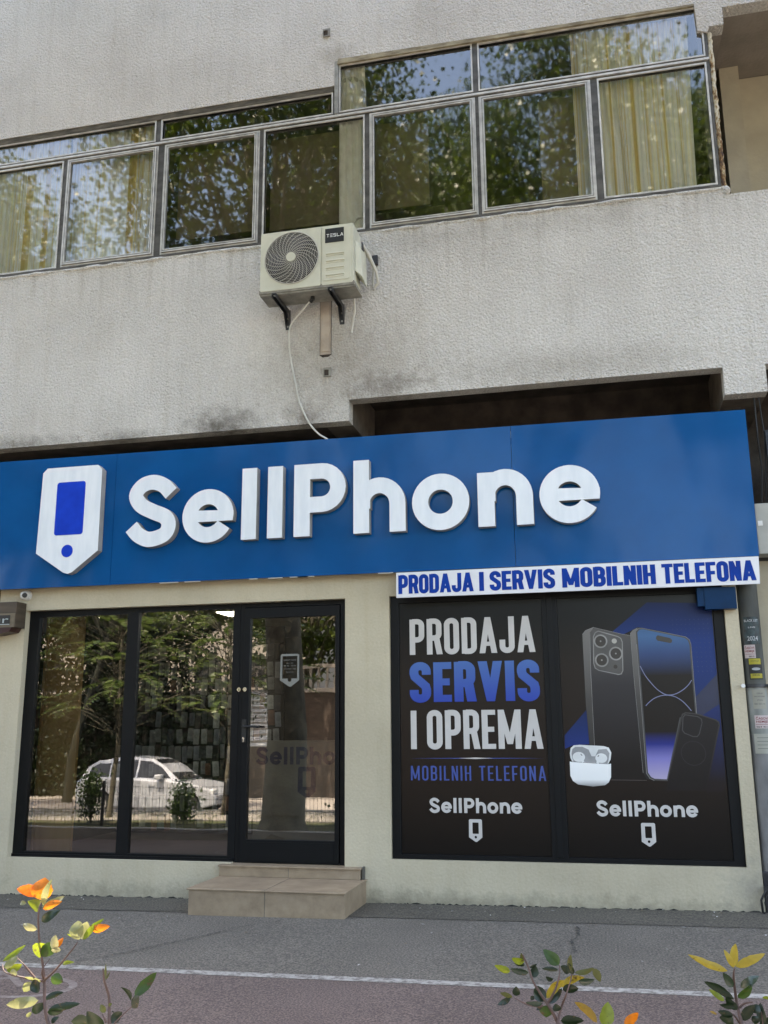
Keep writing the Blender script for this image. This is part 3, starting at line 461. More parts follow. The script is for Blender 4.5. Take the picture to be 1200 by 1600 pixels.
# --- ribbon window
LOW = [(-14, -12.2, 0), (-12.1, -10.2, 0), (-10.1, -8.85, 1), (-8.75, -7.45, 1), (-7.38, -5.865, 0), (-5.80, -4.655, 1), (-4.565, -3.425, 1), (-3.365, -2.215, 0), (-2.15, -1.005, 1), (-.955, .195, 1), (.275, 1.345, 0)]
UPP = [(-14, -10.1, 8.14, 8.405), (-10.0, -7.4, 8.14, 8.405), (-7.32, -4.70, 8.14, 8.405), (-4.625, -2.575, 8.14, 8.405), (-2.495, -1.02, 8.145, 8.735), (-.95, 1.345, 8.145, 8.72)]
rw = empty('ribbon_window', (-2.5, .03, 6.66), None, None); par(rw, bld)
mb = MB(); holes = [rect(a, b, 6.695, 8.06) for a, b, _ in LOW]+[rect(*u) for u in UPP]
mb.flat([[(-14.1, 6.66), (1.382, 6.66), (1.382, 8.44), (1.375, 8.72), (-2.53, 8.79), (-2.55, 8.43), (-14.1, 8.43)]], .022, .085, holes)
mb.build('frame', M['old_al'], rw)
mb = MB()
for a, b, s in LOW:                                   # thin proud glazing beads give the frame its bright double lines
    mb.flat([rect(a-.006, b+.006, 6.689, 8.066)], .014, .03, [rect(a+.012, b-.012, 6.707, 8.048)])
for a, b, c, d in UPP: mb.flat([rect(a-.006, b+.006, c-.006, d+.006)], .014, .03, [rect(a+.010, b-.010, c+.010, d-.010)])
mb.box(-14, 1.38, .004, .024, 8.088, 8.112)
mb.build('glazing_bead', M['bead'], rw)
for k, (a, b, s) in enumerate(LOW):
    i = .05 if s else .012
    if s:
        mb = MB(); mb.flat([rect(a+.014, b-.014, 6.709, 8.046)], -.004, .034, [rect(a+i, b-i, 6.745, 8.01)]); sh_ = mb.build('sash', M['sash_al'], rw, bevel=.004); mb = MB(); mb.flat([rect(a+.012, b-.012, 6.707, 8.048)], -.008, -.0045, [rect(a+.024, b-.024, 6.719, 8.036)]); mb.flat([rect(a+i-.012, b-i+.012, 6.733, 8.022)], -.008, -.0045, [rect(a+i-.004, b-i+.004, 6.741, 8.014)]); mb.build('edge_strip', M['bead'], sh_)
        mb = MB(); mb.flat([rect(a+i-.002, b-i+.002, 6.743, 8.012)], .018, None); mb.build('pane', M['glass_up'], rw)
    else:
        mb = MB(); mb.flat([rect(a, b, 6.695, 8.06)], .05, None); mb.build('pane', M['glass_up'], rw)
for a, b, c, d in UPP: mb = MB(); mb.flat([rect(a, b, c, d)], .05, None); mb.build('pane', M['glass_up'], rw)
mb = MB(); mb.flat([[(-14, 8.407), (-2.56, 8.407), (-2.56, 8.474), (-14, 8.486)]], .008, .02); mb.build('header_board', M['oldwood'], rw)
mb = MB(); mb.flat([[(-2.52, 8.738), (1.27, 8.722), (1.282, 8.745), (-2.50, 8.80)]], -.012, .02); mb.build('header_board', M['yellowstone'], rw)
mb = MB(); mb.box(-14, 1.38, -.006, .02, 6.650, 6.672); mb.build('sill', M['old_al'], rw)
mb = MB(); mb.box(-2.548, -2.505, -.004, .02, 8.12, 8.78); mb.build('step_post', M['sash_al'], rw)
def rust():
    m, t, b = nm('rusted_post'); v = coords(t, (1, 1, .5))
    z = sep(t, coords(t))[2]
    f = mathn(t, 'ADD', noise(t, v, 30, 6, .7), mathn(t, 'MULTIPLY', mathn(t, 'SUBTRACT', 7.6, z), .12))
    c = ramp(t, f, [(.44, (.50, .47, .38)), (.52, (.35, .28, .16)), (.58, (.17, .09, .035)), (.68, (.05, .03, .02))])
    t.links.new(c, b.inputs['Base Color']); b.inputs['Roughness'].default_value = .9; bump(t, b, noise(t, v, 30, 6), .01); return m
mb = MB()
n = 60; zz = np.linspace(6.66, 8.40, n)
mb.tube([(1.408+random.uniform(-.004, .004), .04, z) for z in zz], [.024*random.uniform(.8, 1.2) for _ in zz], 8)
mb.build('corner_post', rust(), rw)
# curtains and blinds hang inside
def curtain(name, m, x0, x1, z0, z1, y, amp, per, label, drift=0., cat='curtain', group=None):
    n = int((x1-x0)/.012); V = []; ph = random.random()*6
    for j, z in enumerate((z1, (z0+z1)/2, z0)):
        for i in range(n+1):
            x = x0+(x1-x0)*i/n; q = (i/n)
            yy = y+amp*math.sin(2*math.pi*x/per+ph+1.5*math.sin(x*3))*(.6+.4*math.sin(x*7))+amp*.4*math.sin(2*math.pi*x/(per*.37))
            V.append((x+drift*q*(z1-z)/(z1-z0), yy, z))
    mb = MB(); mb.add(V, [(j*(n+1)+i, (j+1)*(n+1)+i, (j+1)*(n+1)+i+1, j*(n+1)+i+1) for j in range(2) for i in range(n)], True)
    return tag(mb.build(name, m), label, cat, group)
CG = 'striped curtains behind the old ribbon window'
curtain('curtain', M['curtain'], -9.5, -5.88, 6.66, 8.5, .17, .028, .11, 'yellow striped curtain filling the leftmost fixed pane of the old window', group=CG)
curtain('curtain', M['curtain'], -5.84, -4.78, 6.66, 8.5, .17, .028, .12, 'yellow striped curtain behind the leftmost framed sash of the old window', group=CG)
curtain('curtain', M['curtain'], .30, 1.22, 6.66, 8.8, .19, .03, .10, 'pale striped curtain behind the pane beside the rusty corner post', -.05, group=CG)
curtain('curtain', M['curtain'], .02, .42, 6.66, 8.8, .17, .03, .09, 'ochre curtain edge bunched behind the mullion left of the corner pane', .1, group=CG)
curtain('curtain', M['white_curtain'], -2.53, -2.23, 6.66, 8.8, .12, .018, .07, 'narrow white curtain gathered above the air conditioner', .06, group=CG)
def blind(x0, x1, zb, label):
    mb = MB(); mb.box(x0, x1, .26, .264, zb, 8.09); mb.box(x0, x1, .255, .269, zb-.02, zb); tag(mb.build('roller_blind', M['blind']), label, 'blind', 'roller blinds behind the old ribbon window')
blind(-4.5, -3.42, 7.0, 'olive roller blind behind the dark sash left of the air conditioner')
blind(-3.37, -2.52, 6.97, 'olive roller blind lowered behind the pane just above the air conditioner')
blind(-2.15, -1.55, 7.05, 'olive roller blind behind the sash right of the white gathered curtain')
blind(-.35, .2, 6.8, 'olive roller blind behind the right half of the sash nearest the corner curtains')
# --- shop wall
SW = .06
mb = MB(); so = [(-6.25, -.35), (1.185, -.35), (1.185, 4.34), (-6.25, 4.34)]
oL = [(-5.93, .295), (-3.56, .295), (-3.54, .27), (-2.432, .27), (-2.432, 2.765), (-5.93, 2.765)]; oR = rect(-1.992, 1.07, .36, 2.77)
mb.flat([so], SW, .30, [oL, oR]); mb.build('shop_wall', M['wall_low'], bld)
mb = MB(); mb.box(-9, -6.26, .10, .3, -.3, 4.3); mb.build('neighbour_wall', mat('brown_cladding', (.14, .085, .05), (.09, .055, .035), .8, nscale=4), bld)
mb = MB(); mb.box(1.19, BX1, .22, .4, -.3, 2.98); mb.build('neighbour_wall', M['beige'], bld)
mb = MB(); mb.box(1.55, 4.5, .0, .06, 3.5, 4.15); mb.build('neighbour_shutter', mat('dark_blue_shutter', (.012, .02, .03)), bld)
# --- left shop front: two fixed windows and a door
sw = empty('window', (-4.7, .14, .295), None, None); sw.parent = bld; sw.matrix_parent_inverse = wm(bld).inverted()
mb = MB(); mb.flat([rect(-5.93, -3.545, .296, 2.764)], .14, .21, [rect(-5.815, -4.79, .345, 2.70), rect(-4.665, -3.62, .345, 2.715)])
mb.box(-5.93, -3.56, .125, .139, .296, .325); mb.build('frame', M['black_al'], sw)
for a, b in ((-5.815, -4.79), (-4.665, -3.62)): mb = MB(); mb.flat([rect(a, b, .345, 2.715)], .17, None); mb.build('pane', M['glass_low'], sw)
dr = empty('door', (-3.0, .14, .28), None, None); dr.parent = bld; dr.matrix_parent_inverse = wm(bld).inverted()
mb = MB(); mb.flat([rect(-3.543, -2.432, .272, 2.764)], .142, .21, [rect(-3.50, -2.50, .29, 2.72)]); mb.build('frame', M['black_al'], dr)
mb = MB(); mb.flat([rect(-3.493, -2.507, .297, 2.713)], .125, .19, [rect(-3.432, -2.55, .50, 2.61)])
mb.flat([rect(-3.42, -2.56, .32, .48)], .119, .125); mb.build('leaf', M['black_al'], dr, bevel=.003)
mb = MB(); mb.flat([rect(-3.436, -2.546, .496, 2.614)], .158, None); mb.build('pane', M['glass_low'], dr)
mb = MB(); mb.tube([(-3.472, .125, 1.553), (-3.472, .075, 1.553)], .012, 10); mb.tube([(-3.472, .078, 1.553), (-3.30, .078, 1.549)], .011, 10); mb.box(-3.495, -3.45, .117, .125, 1.40, 1.62); mb.build('handle', M['black'], dr)
mb = MB()
for x in (-3.532, -3.470): mb.tube([(x, .124, 1.908), (x, .108, 1.908)], .021, 16)
mb.tube([(-3.472, .117, 1.44), (-3.472, .105, 1.44)], .012, 12); mb.box(-3.480, -3.464, .106, .117, 1.405, 1.44); mb.build('lock', M['chrome'], dr)
# --- right window: black frame with two printed film panels
rwn = empty('window', (-.46, .1, .36), None, None); rwn.parent = bld; rwn.matrix_parent_inverse = wm(bld).inverted()
mb = MB(); mb.flat([rect(-1.99, 1.068, .362, 2.768)], .10, .17, [rect(-1.905, -.545, .405, 2.70), rect(-.40, .975, .405, 2.69)])
mb.flat([rect(-.50, -.445, .40, 2.71)], .092, .10); mb.build('frame', M['black_al'], rwn, bevel=.004)
M['film'] = zramp('black_film_print', [(0, (.006, .005, .0045)), (.3, (.014, .009, .007)), (.7, (.016, .011, .009)), (.92, (.004, .004, .004))], .4, 2.7, .3)
M['print_white'] = mat('print_off_white', (.56, .54, .52), (.52, .50, .48), .4)
M['print_grad'] = zramp('print_blue_gradient', [(0, (.025, .06, .36)), (1, (.065, .15, .40))], 1.76, 2.13, .4)
M['print_blue'] = mat('print_blue', (.035, .075, .30), (.03, .065, .27), .4)
Y0 = .112
def poster(x0, x1, label):
    p = empty('window_poster', ((x0+x1)/2, .115, .405), label, 'poster', 'printed posters filling the right shop window')
    mb = MB(); mb.box(x0, x1, .115, .125, .407, 2.698); mb.build('film', M['film'], p); return p
def shopname(mb, x0, x1, z0, y):
    X, Z, L = G_letters(); k = (x1-x0)/4.769
    for ch, q in L: mb.flat([[(x0+p[0]*k, z0+p[1]*k) for p in r] for r in q], y)
pl = poster(-1.903, -.547, 'black poster reading PRODAJA SERVIS I OPREMA in white and blue capitals')
mb = MB(); C_text(mb, 'PRODAJA', -1.805, -.615, 2.205, 2.542, Y0, None, .40, .15, .065)
C_text(mb, 'I OPREMA', -1.805, -.580, 1.333, 1.684, Y0, None, .40, .15, .065, .20); mb.build('lettering', M['print_white'], pl)
mb = MB(); C_text(mb, 'SERVIS', -1.81, -.59, 1.762, 2.13, Y0, None, .48, .205, .06); mb.build('lettering', M['print_grad'], pl)
mb = MB(); C_text(mb, 'MOBILNIH TELEFONA', -1.81, -.568, 1.052, 1.182, Y0, None, .40, .115, .16, .34); mb.build('lettering', M['print_blue'], pl)
mb = MB(); mb.flat([[(-1.82, 1.250), (-1.2, 1.246), (-.575, 1.250), (-1.2, 1.254)]], Y0)
mb.build('rule', M['print_blue'], pl)
mb = MB(); mb.flat([[(-1.36, 1.250), (-1.2, 1.243), (-1.04, 1.250), (-1.2, 1.257)]], Y0-.0015)
mb.build('rule_highlight', M['print_white'], pl)
def logo_flat(cx, zt, w, y, m, p):
    o, s_, d = logo_polys(cx, zt, w); mb = MB(); mb.flat([o], y, None, [s_, d]); return mb.build('emblem', m, p)
mb = MB(); shopname(mb, -1.645, -.793, .768, Y0); mb.build('shop_name', M['print_white'], pl); logo_flat(-1.22, .715, .118, Y0, M['print_white'], pl)
pr = poster(-.398, .973, 'dark poster of two smartphones, a phone case and white earbuds on blue beams')
mb = MB(); shopname(mb, -.145, .716, .757, Y0); mb.build('shop_name', M['print_white'], pr); logo_flat(.29, .704, .118, Y0, M['print_white'], pr)
SH, CI, LI = SHAPES, CIRC, LINES
bm = zramp('print_beam', [(0, (.008, .007, .012)), (.35, (.014, .028, .10)), (.75, (.008, .035, .17)), (1, (.003, .01, .05))], 1.0, 2.68, .4)
bm2 = mat('print_beam_dark', (.010, .016, .055), (.008, .012, .045), .4)
bm3 = zramp('print_beam_low', [(0, (.014, .009, .009)), (.9, (.014, .028, .12))], 1.05, 1.75, .4)
bm4 = zramp('print_beam_left', [(0, (.01, .03, .16)), (.5, (.008, .025, .11)), (1, (.01, .02, .07))], 1.35, 1.72, .4)
clip = lambda P: [(min(max(a, -.39), .966), min(max(b, .42), 2.67)) for a, b in P]
bz = {'beam_a': (bm, 0), 'beam_b': (bm2, 1), 'beam_c': (bm3, 0), 'beam_d': (bm4, 0)}
for k, (m, l) in bz.items(): mb = MB(); mb.flat([clip(SH[k])], .1142-.0004*l); mb.build('light_beam', m, pr)
mb = MB()
for i in range(9):
    for j in range(12):
        cx, cz = .62+i*.038, 2.46-j*.042
        if cx < .95: mb.flat([arc(cx, cz, .004, .004, 0, 360, 8)[:-1]], .1132)
mb.build('dot_pattern', mat('print_dots', (.03, .05, .14)), pr)
g1 = zramp('print_phone_back', [(0, (.012, .009, .008)), (.55, (.035, .032, .034)), (1, (.10, .095, .092))], 1.2, 2.44, .35)
g2 = zramp('print_phone_side', [(0, (.02, .018, .017)), (.5, (.07, .065, .06)), (1, (.19, .18, .17))], 1.1, 2.44, .35)
g3 = mat('print_bezel', (.05, .05, .05), (.04, .04, .04), .35)
scr = zramp('print_phone_screen', [(0, (.40, .35, .50)), (.13, (.20, .19, .48)), (.22, (.02, .03, .20)), (.30, (.012, .009, .008)), (.66, (.012, .009, .008)), (.80, (.03, .06, .16)), (.92, (.05, .13, .28)), (1, (.04, .11, .24))], 1.07, 2.43, .3)
lensm = mat('print_lens', (.012, .008, .006), (.02, .014, .01), .3); rim = mat('print_lens_rim', (.27, .26, .25), (.17, .165, .16), .3)
ph = empty('phone_image', (.0, .113, 1.2), None, None); ph.parent = pr; ph.matrix_parent_inverse = wm(pr).inverted()
def sub(name, polys, y, m, p, holes=()): mb = MB(); mb.flat(polys, y, None, holes); return mb.build(name, m, p)
sub('phone_side', [SH['side_a']], .1130, g2, ph); sub('phone_back', [SH['body_a']], .1127, g1, ph)
sub('camera_plateau', [SH['plateau']], .1123, mat('print_plateau', (.07, .066, .064), (.05, .047, .045), .3), ph)
sub('plateau_edge', stroke(SH['plateau'], .008, True), .1120, rim, ph)
for x, z, r in CI['lens']: sub('lens_rim', [arc(x, z, r, r*1.02, 0, 360, 24)[:-1]], .1117, rim, ph)
for x, z, r in CI['lens']: sub('lens', [arc(x, z, r*.78, r*.8, 0, 360, 24)[:-1]], .1114, lensm, ph)
for x, z, r in CI['lens']: sub('lens_glint', [arc(x, z, r*.13, r*.13, 0, 360, 8)[:-1]], .1111, rim, ph)
sub('flash', [arc(x, z, r, r, 0, 360, 16)[:-1] for x, z, r in CI['flash']], .1117, mat('print_flash', (.42, .40, .36)), ph)
sub('microphone', [arc(x, z, r, r, 0, 360, 16)[:-1] for x, z, r in CI['mic']], .1117, lensm, ph)
ph2 = empty('phone_image', (.4, .113, 1.2), None, None); ph2.parent = pr; ph2.matrix_parent_inverse = wm(pr).inverted()
hl = mat('print_highlight', (.30, .29, .28), (.16, .155, .15), .3, nscale=3)
sub('edge_light', stroke(SH['side_a'][:1]+SH['side_a'][1:3], .004)+stroke([SH['side_a'][3], SH['side_a'][4], SH['side_a'][5]], .0035)+stroke(SH['body_a'][1:4], .003), .1121, hl, ph)
sub('edge_light', stroke(SH['bezel'][:8], .003)+stroke([SH['side_b'][0], SH['side_b'][-1], SH['side_b'][-2]], .003)+stroke([SH['bezel'][-1], SH['bezel'][-2], SH['bezel'][-3], SH['bezel'][-4]], .004), .1102, hl, ph2)
sub('phone_side', [SH['side_b']], .1110, g2, ph2); sub('bezel', [SH['bezel']], .1107, g3, ph2); sub('screen', [SH['screen']], .1104, scr, ph2)
sub('screen_cutout', [SH['pill']], .1101, lensm, ph2)
sub('screen_arc', stroke(catmull(LI['arc_a'], 4), .007)+stroke(catmull(LI['arc_b'], 4), .007), .1100, mat('print_arc', (.20, .22, .36)), ph2)
sub('base_line', stroke(LI['base'], .004), .1104, mat('print_line', (.10, .08, .07)), ph2)
ce = empty('case_image', (.7, .11, 1.2), None, None); ce.parent = pr; ce.matrix_parent_inverse = wm(pr).inverted()
sub('case_rim', [SH['case_out']], .1097, zramp('print_case_rim', [(0, (.014, .010, .009)), (1, (.06, .055, .05))], 1.05, 1.75), ce)
sub('case_back', [SH['case_in']], .1094, zramp('print_case', [(0, (.012, .0085, .0075)), (1, (.024, .020, .019))], 1.05, 1.75), ce)
sub('camera_opening', stroke(LI['cam'], .008), .1091, mat('print_case_line', (.05, .045, .042)), ce)
sub('magnet_ring', stroke(arc(*CI['ring'][0][:2], CI['ring'][0][2], CI['ring'][0][2], 0, 360, 40)[:-1], .007, True), .1091, mat('print_ring', (.010, .007, .006)), ce)
eb = empty('earbud_image', (-.2, .11, 1.2), None, None); eb.parent = pr; eb.matrix_parent_inverse = wm(pr).inverted()
ew = zramp('print_earbud_white', [(0, (.28, .28, .28)), (.3, (.80, .81, .80)), (1, (.86, .87, .86))], 1.01, 1.20)
sub('lid', [SH['lid_out']], .1105, mat('print_lid', (.74, .75, .74)), eb); sub('lid_inside', [SH['lid_in']], .1102, mat('print_lid_in', (.33, .335, .34), (.25, .255, .26)), eb)
budm = mat('print_bud', (.80, .81, .80))
for x, z, r in CI['bud']: sub('earbud', [arc(x, z, r, r*.8, 0, 360, 20)[:-1]], .1099, budm, eb)
for k, (x, z, r) in enumerate(CI['bud']): sg2 = -1 if k else 1; sub('earbud_port', stroke([(x+sg2*.018, z+.026), (x+sg2*.030, z+.012)], .007), .1097, mat('print_port', (.12, .12, .12)), eb); sub('earbud_stem', stroke([(x+sg2*.02, z+.0), (x+sg2*.036, z-.045)], .022), .1098, budm, eb)
sub('charging_case', [SH['box_body']], .1095, ew, eb)
# ================================================================== entrance steps
st = empty('entrance_steps', (-2.95, -.35, 0), 'two beige tiled steps with a wide lower tread below the shop door', 'steps')
mb = MB(); mb.box(-3.625, -2.225, -.70, .055, -.3, .172); mb.build('lower_step', M['tile'], st, bevel=.004)
mb = MB(); mb.box(-3.64, -2.215, -.715, .056, .173, .187); mb.build('lower_tread', M['tile'], st, bevel=.004)
mb = MB(); mb.box(-3.63, -2.265, -.02, .058, .188, .272); mb.build('upper_step', M['tile'], st, bevel=.003)
mb = MB(); mb.box(-3.64, -2.255, -.035, .142, .273, .288); mb.build('upper_tread', M['tile'], st, bevel=.003)
mb = MB(); mb.box(-2.93, -2.926, -.7025, -.02, -.28, .172); mb.box(-2.93, -2.926, -.712, -.02, .174, .1885); mb.box(-2.95, -2.946, -.0215, 0, .19, .272); mb.box(-2.254, -2.236, .0, .057, .19, .295)
mb.build('joint', M['grout'], st)
# ================================================================== big sign
sg = empty('shop_sign', (-2.5, -.08, 2.98), 'long glossy blue fascia sign with raised white letters reading SellPhone', 'sign')
zt = lambda x: 4.385-.0065*(x+6.3)
for a, b in ((-6.62, -4.897), (-4.893, -.752), (-.748, 1.383)):
    mb = MB(); mb.flat([[(a, 2.98), (b, 2.98), (b, zt(b)), (a, zt(a))]], -.08, -.055); mb.build('panel', M['blue'], sg)
mb = MB(); mb.box(-6.6, -6.56, -.054, .05, 3.0, 4.3); mb.box(1.33, 1.37, -.054, .05, 3.0, 4.3); mb.box(-6.5, 1.3, -.054, .04, 4.2, 4.24); mb.box(-6.5, 1.3, -.05, .0, 2.985, 3.0); mb.build('frame', M['steel_dark'], sg)
for _ in range(9): mb = MB(); x = random.uniform(-6, -2.0); mb.box(x, x+random.uniform(.03, .2), -.074, -.05, 2.973, 2.9795); mb.build('torn_film', M['white'], sg)
def raised(name, polys, y0, y1, parent, holes=()):
    mb = MB(); mb.cur = 0; mb.flat(polys, y0, y1, holes)
    # front faces get the face material, the rest the return material
    ys = [set(round(mb.v[i][1], 4) for i in f) for f in mb.f]; mb.mi = [0 if q == {round(y0, 4)} else 1 for q in ys]
    return mb.build(name, [M['letter_face'], M['letter_side']], parent)
X, Z, L = G_letters()
for ch, q in L: raised('letter', [[(X+p[0], Z+p[1]) for p in r] for r in q], -.17, -.083, sg)
em = None
o, s_, d = logo_polys(-5.353, 4.243, .69)
em = raised('emblem', [o], -.17, -.083, sg)
mb = MB(); mb.flat([s_], -.1725, -.1705); mb.build('emblem_screen', M['royal'], em); mb = MB(); mb.flat([d], -.1725, -.1705); mb.build('emblem_dot', M['royal'], em)
# white strip below
bs = empty('banner_strip', (-.26, -.11, 2.73), 'white strip sign with blue capitals PRODAJA I SERVIS MOBILNIH TELEFONA under the fascia', 'sign')
mb = MB(); mb.flat([[(-1.884, 2.728), (1.363, 2.73), (1.372, 2.972), (-1.882, 2.967)]], -.11, -.084); mb.build('board', M['strip_white'], bs)
mb = MB()
for s_, a, b in (('PRODAJA', -1.862, -1.145), ('I', -1.092, -1.048), ('SERVIS', -.995, -.395), ('MOBILNIH', -.332, .492), ('TELEFONA', .546, 1.338)):
    C_text(mb, s_, a, b, 2.762+.003*(a+1.9)*0, 2.940, -.112, -.110, .52, .21, .035)
mb.build('lettering', M['strip_blue'], bs)
mb = MB(); mb.box(.90, 1.165, -.045, .055, 2.53, 2.722); mb.box(.84, .90, -.035, .05, 2.56, 2.722); tag(mb.build('blue_cable_box', mat('dark_blue_steel', (.0, .032, .10), (.0, .024, .075), .4, spec=.12)), 'small blue metal box under the right end of the white strip sign', 'box')
# ================================================================== air conditioner
ac = empty('air_conditioner', (-2.7, 0, 5.86), 'ivory outdoor air conditioner unit with round fan grille on two brackets', 'air conditioner')
ax0, ax1, az0, az1, ay0, ay1 = -3.212, -2.222, 5.862, 6.527, -.42, -.13
mb = MB(); mb.flat([rrect(ax0, ax1, az0, az1, .018)], ay0+.012, ay1); mb.build('casing', M['pvc'], ac, bevel=.006)
fcx, fcz, fr = -2.873, 6.212, .285
mb = MB(); mb.flat([rrect(ax0+.004, -2.562, az0+.01, az1-.006, .02)], ay0, ay0+.011, [arc(fcx, fcz, fr, fr, 0, 360, 48)[:-1]])
mb.flat([rrect(-2.552, ax1-.004, az0+.01, az1-.006, .02)], ay0+.002, ay0+.011)
mb.flat([rrect(-2.535, ax1-.03, az0+.05, az1-.03, .025)], ay0-.006, ay0+.001)
mb.build('front_panel', M['pvc'], ac, bevel=.003)
mb = MB()
for k in range(4):
    z = 6.205-.078*k; mb.tube([(-2.505, ay0-.007, z), (-2.315, ay0-.007, z)], .009, 8); mb.tube([(-2.505, ay0-.005, z-.022), (-2.315, ay0-.005, z-.022)], .006, 8)
mb.build('louvre', M['pvc'], ac)
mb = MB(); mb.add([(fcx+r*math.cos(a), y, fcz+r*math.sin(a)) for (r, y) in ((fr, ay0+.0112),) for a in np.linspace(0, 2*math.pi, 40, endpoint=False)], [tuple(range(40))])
mb.build('fan_shadow_disc', M['black'], ac)  # flat black disc painted in for the shaded space behind the grille
mb = MB()
for k in range(3):
    a0 = k*2.094+.9; P_ = []
    for j in range(9):
        t_ = j/8; P_.append((a0-.55+1.1*t_))
    for j in range(8):
        a, b = P_[j], P_[j+1]; y1 = ay0+.009-.003*math.sin(j/8*3.1)
        mb.add([(fcx+.05*math.cos(a), y1, fcz+.05*math.sin(a)), (fcx+.05*math.cos(b), y1, fcz+.05*math.sin(b)), (fcx+.25*math.cos(b+.35), y1, fcz+.25*math.sin(b+.35)), (fcx+.25*math.cos(a+.35), y1, fcz+.25*math.sin(a+.35))], [(0, 1, 2, 3)])
mb.build('fan_blade', M['fanblue'], ac)
mb = MB()
for k in range(1, 15):
    r = .05+.0165*k; mb.tube([(fcx+r*math.cos(a), ay0-.006-.012*math.cos(r/fr*1.57), fcz+r*math.sin(a)) for a in np.linspace(0, 2*math.pi, 41)], .0026, 4, False)
for k in range(24):
    a0 = 2*math.pi*k/24; pts = []
    for j in range(9):
        q = j/8; r = .045+q*(fr-.045); a = a0-1.25*q**.8; pts.append((fcx+r*math.cos(a), ay0-.009-.012*math.cos(r/fr*1.57), fcz+r*math.sin(a)))
    mb.tube(pts, .0034, 4, False)
mb.tube([(fcx+fr*math.cos(a), ay0-.003, fcz+fr*math.sin(a)) for a in np.linspace(0, 2*math.pi, 49)], .007, 6, False)
mb.build('fan_grille', M['wire'], ac)
mb = MB(); mb.tube([(fcx, ay0-.03, fcz), (fcx, ay0-.012, fcz)], .05, 28); mb.build('grille_hub', M['pvc'], ac)
mb = MB(); mb.box(-2.515, -2.318, ay0-.010, ay0-.007, 6.325, 6.482); lp = mb.build('logo_plate', M['black'], ac)
mb = MB(); sx_, lz, lh, t_ = -2.50, 6.385, .036, .007
def LP(polys, ox): mb.flat([[(sx_+ox+a*.028, lz+b*lh) for a, b in p] for p in polys], ay0-.0115)
LP([[(0, 1), (1, 1), (1, .82), (.15, .82)], rect(.42, .62, 0, .84)], .0)
LP([rect(0, 1, .84, 1), rect(0, 1, .42, .58), rect(0, 1, 0, .16)], .037)
LP([rect(0, 1, .84, 1), rect(0, 1, .42, .58), rect(0, 1, 0, .16), rect(0, .2, .5, .95), rect(.8, 1, .05, .5)], .073)
LP([rect(0, .2, 0, 1), rect(0, 1, 0, .18)], .109)
LP([[(-.1, 0), (.12, 0), (.62, 1), (.40, 1)], [(.92, 0), (1.12, 0), (.62, 1), (.42, 1)], rect(.25, .8, .22, .34)], .146)
mb.build('logo', M['white'], lp)
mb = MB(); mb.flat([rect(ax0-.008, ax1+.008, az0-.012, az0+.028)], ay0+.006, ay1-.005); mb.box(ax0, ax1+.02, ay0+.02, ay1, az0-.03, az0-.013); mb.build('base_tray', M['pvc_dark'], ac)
mb = MB(); mb.add([(ax1+.001, -.36, 6.02), (ax1+.001, -.14, 6.02), (ax1+.001, -.14, 6.42), (ax1+.001, -.36, 6.36), (ax1+.07, -.33, 5.96), (ax1+.075, -.15, 5.92), (ax1+.07, -.15, 6.38), (ax1+.05, -.33, 6.30)],
                  [(0, 3, 2, 1), (4, 5, 6, 7), (0, 4, 7, 3), (1, 2, 6, 5), (3, 7, 6, 2), (0, 1, 5, 4)]); mb.build('valve_cover', M['pvc'], ac, bevel=.008)
mb = MB(); mb.tube([(ax1+.05, -.25, 6.36), (ax1+.10, -.18, 6.28), (ax1+.16, -.10, 6.12), (ax1+.17, -.05, 6.02), (ax1+.12, -.02, 5.98)], .017, 8)
mb.tube([(ax1+.05, -.2, 6.33), (ax1+.13, -.08, 6.18), (ax1+.10, .0, 6.0)], .012, 8); mb.build('refrigerant_pipe', M['hose'], ac)
mb = MB(); mb.box(ax1+.10, ax1+.16, -.04, 0, 6.24, 6.34); mb.box(ax1+.055, ax1+.065, -.30, -.22, 6.28, 6.36); mb.build('junction', M['steel_dark'], ac)
for x in (-3.04, -2.45):
    mb = MB(); z0 = az0-.045
    mb.box(x-.024, x+.024, -.465, -.012, z0-.002, z0+.004)
    for u in (-.024, .018): mb.box(x+u, x+u+.006, -.465, -.03, z0-.040, z0-.0025)
    mb.box(x-.024, x+.024, -.0125, -.004, z0-.20, z0+.02)
    for u in (-.024, .018): mb.add([(x+u+w_, y, z) for w_ in (0, .006) for y, z in ((-.013, z0-.19), (-.013, z0-.041), (-.10, z0-.041))], [(0, 2, 1), (3, 4, 5), (0, 1, 4, 3), (1, 2, 5, 4), (2, 0, 3, 5)])
    br = mb.build('bracket', M['steel_dark'], ac)
    mb = MB(); mb.tube([(x, -.445, z0-.012), (x, -.445, z0-.022)], .012, 8)
    for z in (z0-.08, z0-.17): mb.tube([(x+.0, -.014, z), (x, -.022, z)], .011, 6)
    mb.build('bolt', M['sash_al'], br)
mb = MB(); mb.tube([(-2.69, -.27, az0-.02), (-2.69, -.27, az0-.065)], .022, 10); mb.tube([(-2.69, -.27, az0-.05), (-2.72, -.25, az0-.075)], .02, 8); mb.build('drain_spout', M['black'], ac)
mb = MB(); pts = catmull([Vector(p) for p in ((-2.72, -.25, 5.80), (-2.85, -.17, 5.72), (-2.99, -.08, 5.62), (-3.015, -.035, 5.45), (-2.995, -.022, 5.25), (-2.945, -.022, 5.0), (-2.90, -.022, 4.80), (-2.80, -.024, 4.58), (-2.70, -.025, 4.45), (-2.58, -.04, 4.36), (-2.52, -.045, 4.28))], 6)
mb.tube(pts, .0095, 8); tag(mb.build('drain_hose', M['hose']), 'thin white drain hose running down the wall from the air conditioner to the sign', 'hose')
